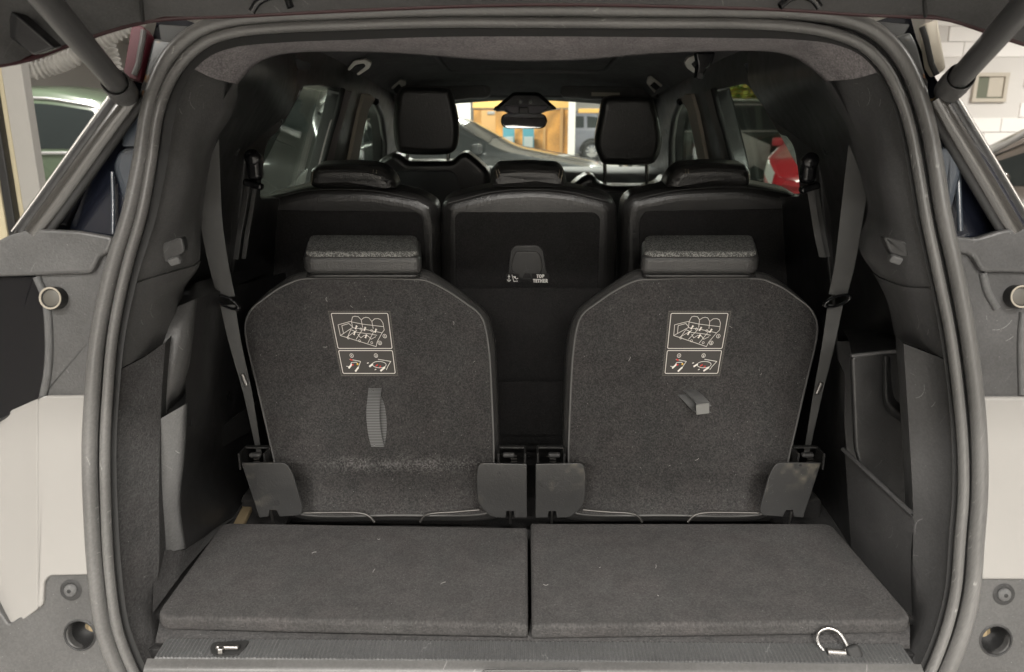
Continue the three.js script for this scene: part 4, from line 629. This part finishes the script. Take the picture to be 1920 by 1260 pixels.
// ================================================================== seat belts
function thirdBelt(s) {
  const m = (l) => (s > 0 ? l : l);
  const top = s < 0 ? [[384, 240, 1.29], [388, 300, 1.3], [397, 420, 1.32], [411, 500, 1.34], [424, 556, 1.36]] : [[1622, 240, 1.29], [1612, 300, 1.3], [1595, 420, 1.32], [1583, 500, 1.34], [1571, 552, 1.36]];
  const low = s < 0 ? [[427, 572, 1.36], [438, 630, 1.36], [450, 680, 1.37], [463, 730, 1.38], [486, 850, 1.41]] : [[1566, 572, 1.36], [1556, 630, 1.36], [1546, 680, 1.37], [1535, 730, 1.38], [1512, 850, 1.41]];
  const b = thing('seat_belt', s < 0 ? 'grey third-row seat belt hanging from the left boot pillar' : 'grey third-row seat belt hanging from the right boot pillar', 'seat belt', at(...low[3]).toArray(), 'third-row seat belts');
  const t = rail(top, 24), l = rail(low, 16);
  part(b, 'webbing', ribbon(t, V(1, 0, s * 0.25), t.map((_, i) => 0.043 - i * 0.0005), 0.0016), M.webbing);
  part(b, 'lower_webbing', ribbon(l, V(1, 0, s * 0.3), l.map((_, i) => 0.026 - i * 0.0011), 0.0016), M.webbing);
  const g = at(...(s < 0 ? [425, 566, 1.345] : [1570, 564, 1.345]));
  part(b, 'belt_guide', (() => { const q = new THREE.TorusGeometry(0.021, 0.0045, 10, 30); q.scale(1.1, 0.42, 1); q.rotateZ(s < 0 ? -0.5 : 0.35); q.translate(g.x, g.y, g.z); return q; })(), M.gloss);
  part(b, 'anchor_tab', box(at(...(s < 0 ? [458, 712, 1.345] : [1536, 728, 1.345])), 0.008, 0.026, 0.006, 0.003, [0, 0, s < 0 ? 0.3 : -0.3]), M.steel);
}
thirdBelt(-1); thirdBelt(1);
for (const s of [-1, 1]) {
  const P = s < 0 ? [[470, 335, 1.52], [462, 390, 1.5], [453, 440, 1.49], [447, 486, 1.49]] : [[1522, 340, 1.52], [1530, 390, 1.5], [1538, 440, 1.49], [1547, 482, 1.49]];
  const b = thing('seat_belt', s < 0 ? 'narrow second-row seat belt below the left window pillar, beside the seat back' : 'narrow second-row seat belt below the right window pillar, beside the seat back', 'seat belt', at(...P[3]).toArray(), 'second-row seat belts');
  const p = rail(P, 12);
  part(b, 'webbing', [ribbon(p.map((q) => q.clone().add(V(-0.005, 0, 0))), V(1, 0, 0.6), 0.013, 0.002), ribbon(p.map((q) => q.clone().add(V(0.008, 0, -0.008))), V(1, 0, 0.6), 0.011, 0.002)], M.webbing);
  const g = at(...(s < 0 ? [478, 312, 1.52] : [1515, 318, 1.52]));
  const gd = part(b, 'belt_guide', [box(g, 0.03, 0.055, 0.03, 0.012), box(g.clone().add(V(s * 0.004, -0.035, 0.006)), 0.04, 0.014, 0.02, 0.006, [0, 0, s * 0.3])], M.gloss);
  part(gd, 'guide_cover', lathe(g.clone().add(V(0, 0.018, 0.012)), V(0, 0.2, 1), [[0, 0.008], [0.012, 0.006], [0.016, 0]], 20), M.gloss);
}

// ================================================================== the workshop
const SLOPE = 0.044, ground = (d) => -0.7 + SLOPE * (d - 1);
{
  const fl = loft([V(0, 0, 0), V(1, 0, 0), V(2, 0, 0)].map((_, i) => [-1, 1].map((k) => V(k * 14, ground([-8, 8, 27][i]), 0.95 - [-8, 8, 27][i]))));
  struct('floor', fl, M.floor);
  const wallBox = (n, w, h, d, x, y, z) => { const g = new THREE.BoxGeometry(w, h, d); g.translate(x, y, z); return struct(n, g, M.wall); };
  wallBox('ceiling', 28.4, 0.2, 35.4, 0, CEIL + 1.3, -8.6);
  wallBox('wall_back', 28, 6, 0.2, 0, 1.6, 9);
  wallBox('wall_left', 0.2, 6, 35, -13, 1.6, -8.6);
  wallBox('wall_right', 0.2, 6, 35, 13, 1.6, -8.6);
  wallBox('wall_far', 28, 6, 0.2, 0, 1.8, 0.95 - 26.4);
}
LAMPS.forEach(([x, z, len, along, power], i) => {
  const y = z < -8 ? CEIL + 1.0 : CEIL;
  const lm = thing('ceiling_lamp', `long white strip lamp under the workshop ceiling, ${['at left just behind the open boot', 'at right just behind the open boot', 'at left farther behind the car', 'at right farther behind the car', 'farthest behind the car', 'beside the left flank of the car', 'beside the right flank of the car', 'over the green car', 'over the dark green saloon', 'over the dark saloon', 'before the plywood partition', 'over the grey hatchback', 'before the leafy hedge'][i]}`, 'lamp', [x, y, z], 'strip lamps under the workshop ceiling');
  const w = along ? 0.22 : len, dd = along ? len : 0.22;
  part(lm, 'housing', box(V(x, y + 0.06, z), w + 0.04, 0.08, dd + 0.04, 0.01), M.wall);
  part(lm, 'lamp_tube', box(V(x, y, z), w, 0.03, dd, 0.01), new THREE.MeshStandardMaterial({ color: 0xffffff, emissive: new THREE.Color(1, 0.96, 0.9), emissiveIntensity: 4 }));
  const l = new THREE.RectAreaLight(new THREE.Color(1, 0.96, 0.9), power, w, dd); l.position.set(x, y - 0.03, z); l.lookAt(x, y - 5, z); scene.add(l);
});
// white block wall at right, with a window
{
  const d = 11, z = 0.95 - d, wl = thing('block_wall', 'white painted block wall with a small window at upper right', 'wall', [7.5, ground(d), z - 0.1]);
  part(wl, 'mortar', box(V(8.9, 1.3, z - 0.11), 6.6, 4.6, 0.18, 0.005), M.mortar);
  const W0 = at(1824, 188, d), W1 = at(1888, 140, d);
  for (let r = 0; r < 14; r++) for (let c = 0; c < 9; c++) {
    const bw = 0.44, bh = 0.19, x = 5.85 + c * (bw + 0.01) + (r % 2 ? 0.22 : 0), y = 0.4 + r * (bh + 0.01);
    if (x + bw / 2 > W0.x - 0.05 && x - bw / 2 < W1.x + 0.05 && y + bh / 2 > W0.y - 0.04 && y - bh / 2 < W1.y + 0.04) continue;
    part(wl, 'block', box(V(x, y, z - 0.016 + rnd() * 0.002), bw, bh, 0.03, 0.003), M.block);
  }
  const c = W0.clone().add(W1).multiplyScalar(0.5), ww = W1.x - W0.x, wh = W1.y - W0.y;
  const wn = part(wl, 'window', [box(c.clone().add(V(0, wh / 2, 0.0)), ww + 0.06, 0.05, 0.06), box(c.clone().add(V(0, -wh / 2, 0.0)), ww + 0.06, 0.05, 0.06), box(c.clone().add(V(ww / 2, 0, 0.0)), 0.05, wh, 0.058), box(c.clone().add(V(-ww / 2, 0, 0.0)), 0.05, wh, 0.058)], M.beige);
  part(wn, 'pane', box(c.clone().add(V(0, 0, -0.01)), ww, wh, 0.01, 0.002), phys([0.16, 0.17, 0.13], 0.15)); part(wn, 'blind', box(c.clone().add(V(ww * 0.2, 0.02, -0.003)), ww * 0.5, wh * 0.85, 0.006, 0.002), M.beige);
}
// timber wall far ahead, with posts, lockers and a notice
{
  const d = 20.5, z = 0.95 - d, B = (x0, y0, x1, y1, off, t = 0.1) => { const a = at(x0, y0, d), b = at(x1, y1, d); return box(V((a.x + b.x) / 2, (a.y + b.y) / 2, z + off), Math.abs(b.x - a.x), Math.abs(b.y - a.y), t, 0.01); };
  const tw = thing('timber_partition', 'orange plywood partition seen through the windscreen', 'partition', [at(976, 310, d).x, ground(d), z]);
  part(tw, 'plywood_sheet', B(888, 205, 1066, 320, 0), M.wood);
  part(tw, 'top_board', B(886, 170, 1070, 203, 0.06), std([0.62, 0.38, 0.12], 0.7));
  part(tw, 'door_panel', B(902, 207, 930, 318, 0.06), std([0.42, 0.24, 0.09], 0.7));
  part(tw, 'batten', B(1018, 240, 1022, 320, 0.08), M.woodEdge); part(tw, 'batten', B(1050, 204, 1054, 320, 0.08), M.woodEdge);
  part(tw, 'notice', B(914, 209, 928, 215, 0.13, 0.02), M.white);
  part(tw, 'end_post', B(1066, 170, 1076, 318, 0.1, 0.16), M.wall);
  const ww = thing('white_partition', 'white wall panel left of the plywood partition', 'partition', [at(860, 300, d).x, ground(d), z]);
  part(ww, 'wall_panel', B(780, 150, 884, 320, 0.02), M.wall); part(ww, 'panel_edge', B(884, 165, 889, 320, 0.06), M.trimLight);
  for (const [x0, x1] of [[944, 965], [980, 1000]]) { const bn = thing('storage_locker', x0 < 960 ? 'blue storage locker against the plywood, left of two' : 'blue storage locker against the plywood, right of two', 'locker', [at((x0 + x1) / 2, 300, d - 0.6).x, ground(d - 0.6), z + 0.6]); part(bn, 'locker_body', B(x0, 240, x1, 320, 0.5, 0.4), M.bin); part(bn, 'locker_door', B(x0 + 2, 257, x1 - 2, 318, 0.72, 0.03), std([0.25, 0.28, 0.28], 0.6)); }
  const rw = thing('orange_beam', 'orange timber beam over the grey hatchback', 'beam', [at(1110, 206, d).x, at(1110, 206, d).y, z]); part(rw, 'beam_board', B(1084, 204, 1180, 212, 0.05), std([0.6, 0.36, 0.1], 0.7));
}
// lift post and extraction hoses at upper left
{
  const d = 3.2, ps = thing('lift_post', 'grey steel workshop post with worn yellow edge at far left', 'post', at(40, 560, d).toArray());
  const col = (px0, px1, dd, mat, n) => { const a = at(px0[0], px0[1], dd), b = at(px1[0], px1[1], dd); const w = b.x - a.x; part(ps, n, box(V((a.x + b.x) / 2, 0.7, a.z), w, 3.4, 0.05, 0.004), mat); };
  col([28, 250], [66, 250], d, M.post, 'post_web'); col([10, 250], [28, 250], d + 0.02, M.postYellow, 'post_edge'); col([-8, 250], [8, 250], d - 0.02, M.trimDark, 'post_channel'); col([-40, 250], [-10, 250], d, M.postYellow, 'post_edge');
  const hose = (l, r, label) => {
    const c = new THREE.CatmullRomCurve3(l.map((p) => at(...p)), false, 'centripetal'), n = Math.round(c.getLength() / (r * 0.6)) * 4, h = thing('extraction_hose', label, 'hose', c.getPoint(0.5).toArray());
    const fr = c.computeFrenetFrames(n, false), rows = [];
    for (let i = 0; i <= n; i++) { const p = c.getPointAt(i / n), q = r * [1, 1, 0.74, 0.74][i % 4]; rows.push(Array.from({ length: 19 }, (_, k) => { const a = k / 18 * 2 * Math.PI; return p.clone().addScaledVector(fr.normals[i], Math.cos(a) * q).addScaledVector(fr.binormals[i], Math.sin(a) * q); })); }
    part(h, 'hose_wall', loft(rows), M.hose);
  };
  hose([[-60, 130, 4.2], [20, 108, 4.2], [48, 132, 4.25], [90, 126, 4.3], [140, 106, 4.3], [180, 82, 4.35], [240, 48, 4.4], [300, 10, 4.5]], 0.048, 'long grey corrugated hose running behind the left gas strut');
  hose([[196, 60, 4.6], [205, 90, 4.6], [214, 120, 4.6], [222, 170, 4.6]], 0.042, 'short grey corrugated hose hanging behind the left gas strut');
}
// hedge seen through the right door window
{
  const g = thing('planter_hedge', 'yellow-green leafy hedge behind the cars in the right rear window', 'hedge', [at(1390, 200, 18.5).x, ground(18.5), 0.95 - 18.5]);
  const leaf = [], base = new THREE.CircleGeometry(0.07, 5);
  for (let i = 0; i < 1500; i++) { const q = base.clone(); q.scale(1, 0.55, 1); q.rotateX((rnd() - 0.5) * 2.2); q.rotateY((rnd() - 0.5) * 2.2); const p = at(1320 + rnd() * 150, 140 + rnd() * 62 + Math.sin(i) * 4, 18.5 + rnd() * 0.7); q.translate(p.x, p.y, p.z); leaf.push(q); }
  const k = Math.floor(leaf.length / 3);
  part(g, 'foliage', leaf.slice(0, k), std([0.34, 0.36, 0.03], 0.8)); part(g, 'foliage', leaf.slice(k, 2 * k), std([0.45, 0.33, 0.05], 0.8)); part(g, 'foliage', leaf.slice(2 * k), std([0.14, 0.22, 0.02], 0.8));
  for (const m of g.children) m.userData.kind = 'stuff';
  const a = at(1320, 210, 19.2), b = at(1480, 140, 19.2); part(g, 'planter_wall', box(V((a.x + b.x) / 2, (a.y + b.y) / 2 - 0.6, 0.95 - 19.6), b.x - a.x, 2.2, 0.3), std([0.08, 0.11, 0.02], 0.9));
}
// ---- other cars
const prof = {                                                // along the length (0 tail .. 1 nose): bonnet/roof top, belt line
  hatch: { top: [[0, 0.8], [0.03, 1.12], [0.1, 1.36], [0.2, 1.46], [0.45, 1.48], [0.58, 1.4], [0.72, 1.02], [0.76, 0.98], [0.94, 0.84], [1, 0.6]], win: [0.1, 0.68] },
  saloon: { top: [[0, 0.75], [0.04, 1.0], [0.16, 1.08], [0.3, 1.38], [0.42, 1.43], [0.55, 1.38], [0.7, 1.0], [0.76, 0.95], [0.94, 0.8], [1, 0.55]], win: [0.24, 0.66] },
  suv: { top: [[0, 0.9], [0.02, 1.25], [0.08, 1.58], [0.2, 1.68], [0.5, 1.68], [0.62, 1.58], [0.74, 1.16], [0.78, 1.12], [0.95, 1.0], [1, 0.7]], win: [0.08, 0.7] },
};
function parkedCar(label, kind, L, W, paint, at0, turn, tilt = true) {
  const t = thing('parked_car', label, 'car', [0, 0, 0]), p = prof[kind], hw = W / 2;
  const lerp = (a, s) => { let i = 1; while (i < a.length - 1 && a[i][0] < s) i++; const [x0, y0] = a[i - 1], [x1, y1] = a[i], u = Math.max(0, Math.min(1, (s - x0) / (x1 - x0))); return y0 + (y1 - y0) * u; };
  const sm = (s) => (lerp(p.top, Math.max(0, s - 0.02)) + lerp(p.top, s) + lerp(p.top, Math.min(1, s + 0.02))) / 3;
  const surf = (s, v, off = 0) => {                            // v -1..1 round the section
    const top = sm(s), belt = Math.min(kind === 'suv' ? 1.1 : 0.95, top - 0.03), end = Math.min(s, 1 - s), round = 1 - 0.28 * Math.max(0, 1 - end / 0.1) ** 2, cab = Math.max(0, Math.min(1, (top - belt) / 0.4)), rw = (0.94 - 0.2 * cab);
    const pr = [[0, top + 0.0], [rw * 0.55, top - 0.012], [rw * 0.93, top - 0.05], [rw, top - 0.09 * cab - 0.02], [0.965, belt], [1, belt - 0.2], [1, 0.5], [0.94, 0.24]];
    const k = Math.abs(v) * 7, i = Math.min(6, k | 0), u = k - i, x = pr[i][0] + (pr[i + 1][0] - pr[i][0]) * u, y = pr[i][1] + (pr[i + 1][1] - pr[i][1]) * u;
    return V((s - 0.5) * L, y + off * (i < 3 ? 1 : 0), Math.sign(v || 1) * (x * hw * round + off * (i >= 3 ? 1 : 0.3)));
  };
  const NS = 48, vs = []; for (let i = 0; i <= 28; i++) vs.push(i / 14 - 1);
  const rows = []; for (let i = 0; i <= NS; i++) { const s = i / NS; rows.push(vs.map((v) => surf(s, v))); }
  const B = bases.get(t);
  part(t, 'body', loft([rows[0].map((q) => V(q.x - 0.0, 0.5, 0)), ...rows, rows.at(-1).map((q) => V(q.x, 0.45, 0))]), paint);
  const patch = (s0, s1, v0, v1, off = 0.006, ns = 10, nv = 4) => { const r = []; for (let i = 0; i <= ns; i++) { r.push([]); for (let j = 0; j <= nv; j++) r[i].push(surf(s0 + (s1 - s0) * i / ns, v0 + (v1 - v0) * j / nv, off)); } return loft(r); };
  const [a, b] = p.win, w = (b - a);
  for (const s of [-1, 1]) {
    for (const [f0, f1] of [[0.02, 0.24], [0.28, 0.6], [0.64, 0.97]]) part(t, 'side_window', patch(a + w * f0, a + w * f1, s * 3.12 / 7, s * 3.92 / 7), M.carGlass);
    part(t, 'headlight', patch(0.93, 0.985, s * 3.4 / 7, s * 4.9 / 7, 0.008, 4), M.lampClear); part(t, 'tail_light', patch(0.012, 0.06, s * 3.6 / 7, s * 4.8 / 7, 0.008, 4), M.lampRed);
    for (const x of [-0.3, 0.31]) {
      const c = V(x * L, 0.32, s * (hw - 0.1));
      const wh = part(t, 'wheel', (() => { const g = new THREE.TorusGeometry(0.25, 0.075, 12, 32); g.scale(1, 1, 1.5); g.translate(c.x, c.y, c.z + s * 0.04); return g; })(), M.tyre);
      part(wh, 'rim', [cyl(c.clone().add(V(0, 0, s * 0.02)), V(0, 0, s), 0.21, 0.2, 0.06, 24), ...Array.from({ length: 9 }, (_, k) => { const g = new THREE.BoxGeometry(0.19, 0.028, 0.03); g.translate(0.1, 0, 0); g.rotateZ(k / 9 * 6.2832); g.translate(c.x, c.y, c.z + s * 0.075); return g; })], M.rim);
      part(wh, 'wheel_arch', (() => { const g = new THREE.TorusGeometry(0.345, 0.03, 8, 32, Math.PI); g.translate(c.x, c.y, s * (hw + 0.002)); return g; })(), M.tyre);
    }
    if (kind === 'suv') for (const v of [3.02, 4.0]) part(t, 'window_glint_strip', tube(Array.from({ length: 16 }, (_, i) => surf(a + w * 0.98 * i / 15, s * v / 7, 0.008)), 0.014, 30, 6), M.rim);  // metal strips added to stand in for reflections along roof and belt line
    part(t, 'door_mirror', box(V((a + w * 0.93 - 0.5) * L, 1.0, s * (hw + 0.08)), 0.12, 0.13, 0.18, 0.04), paint);
  }
  part(t, 'windscreen', patch(b - 0.005, b + 0.0 + 0.03 - 0.12 * w - 0.06, -2.6 / 7, 2.6 / 7, 0.01), M.carGlass);
  part(t, 'rear_window', patch(kind === 'saloon' ? 0.17 : 0.035, kind === 'saloon' ? 0.29 : 0.09, -2.5 / 7, 2.5 / 7, 0.01), M.carGlass);
  part(t, 'grille', Array.from({ length: 6 }, (_, i) => box(V(L * 0.497 - 0.02, 0.42 + i * 0.055, 0), 0.03, 0.032, W * 0.42, 0.008)), M.tyre);
  t.position.set(...at0); t.rotation.set(0, turn, 0); if (tilt) { const q = new THREE.Quaternion().setFromAxisAngle(V(1, 0, 0), Math.atan(SLOPE)); t.quaternion.premultiply(q); }
  return t;
}
const paintOf = (c, r = 0.3) => phys(c, r, { clearcoat: 1, clearcoatRoughness: 0.08 });
const park = (label, kind, L, W, paint, px, d, turn) => parkedCar(label, kind, L, W, paint, [at(px, 275, d).x, ground(d), 0.95 - d], turn);
park('grey hatchback with alloy wheels parked beside the plywood partition', 'hatch', 4.1, 1.75, paintOf([0.12, 0.125, 0.15]), 1030, 23.6, Math.PI);
park('dark saloon parked across just ahead of the windscreen', 'saloon', 4.7, 1.8, paintOf([0.02, 0.025, 0.026]), 835, 10.5, -0.12);
park('green car with added strips for window reflections outside, beyond the left boot pillar', 'suv', 4.5, 1.85, paintOf([0.1, 0.135, 0.09]), -80, 7.5, Math.PI + 0.05);
park('grey vehicle parked behind the green car at upper left', 'suv', 4.6, 1.9, paintOf([0.2, 0.21, 0.22]), 60, 11.5, Math.PI - 0.1);
park('black car with red tail lamps seen in the left rear window', 'suv', 4.4, 1.8, paintOf([0.012, 0.014, 0.013]), 553, 8.5, Math.PI / 2 + 0.06);
park('dark green car seen in the right rear window', 'suv', 4.6, 1.8, paintOf([0.03, 0.045, 0.035]), 1400, 15, 0.12);
park('red car with a dark grille facing the right rear window', 'hatch', 4.2, 1.8, paintOf([0.42, 0.01, 0.02]), 1597, 11.83, -2.094);
park('silver car seen through the right front window', 'hatch', 4.2, 1.75, paintOf([0.55, 0.55, 0.52]), 1300, 16, 1.9);
park('dark brown car outside, beyond the right boot pillar', 'hatch', 4.4, 1.8, paintOf([0.12, 0.1, 0.085]), 2060, 5.6, 2.6);
park('white estate car seen through the left front window', 'suv', 4.4, 1.8, paintOf([0.5, 0.5, 0.42]), 690, 16.5, 0.6);

renderer.render(scene, camera);
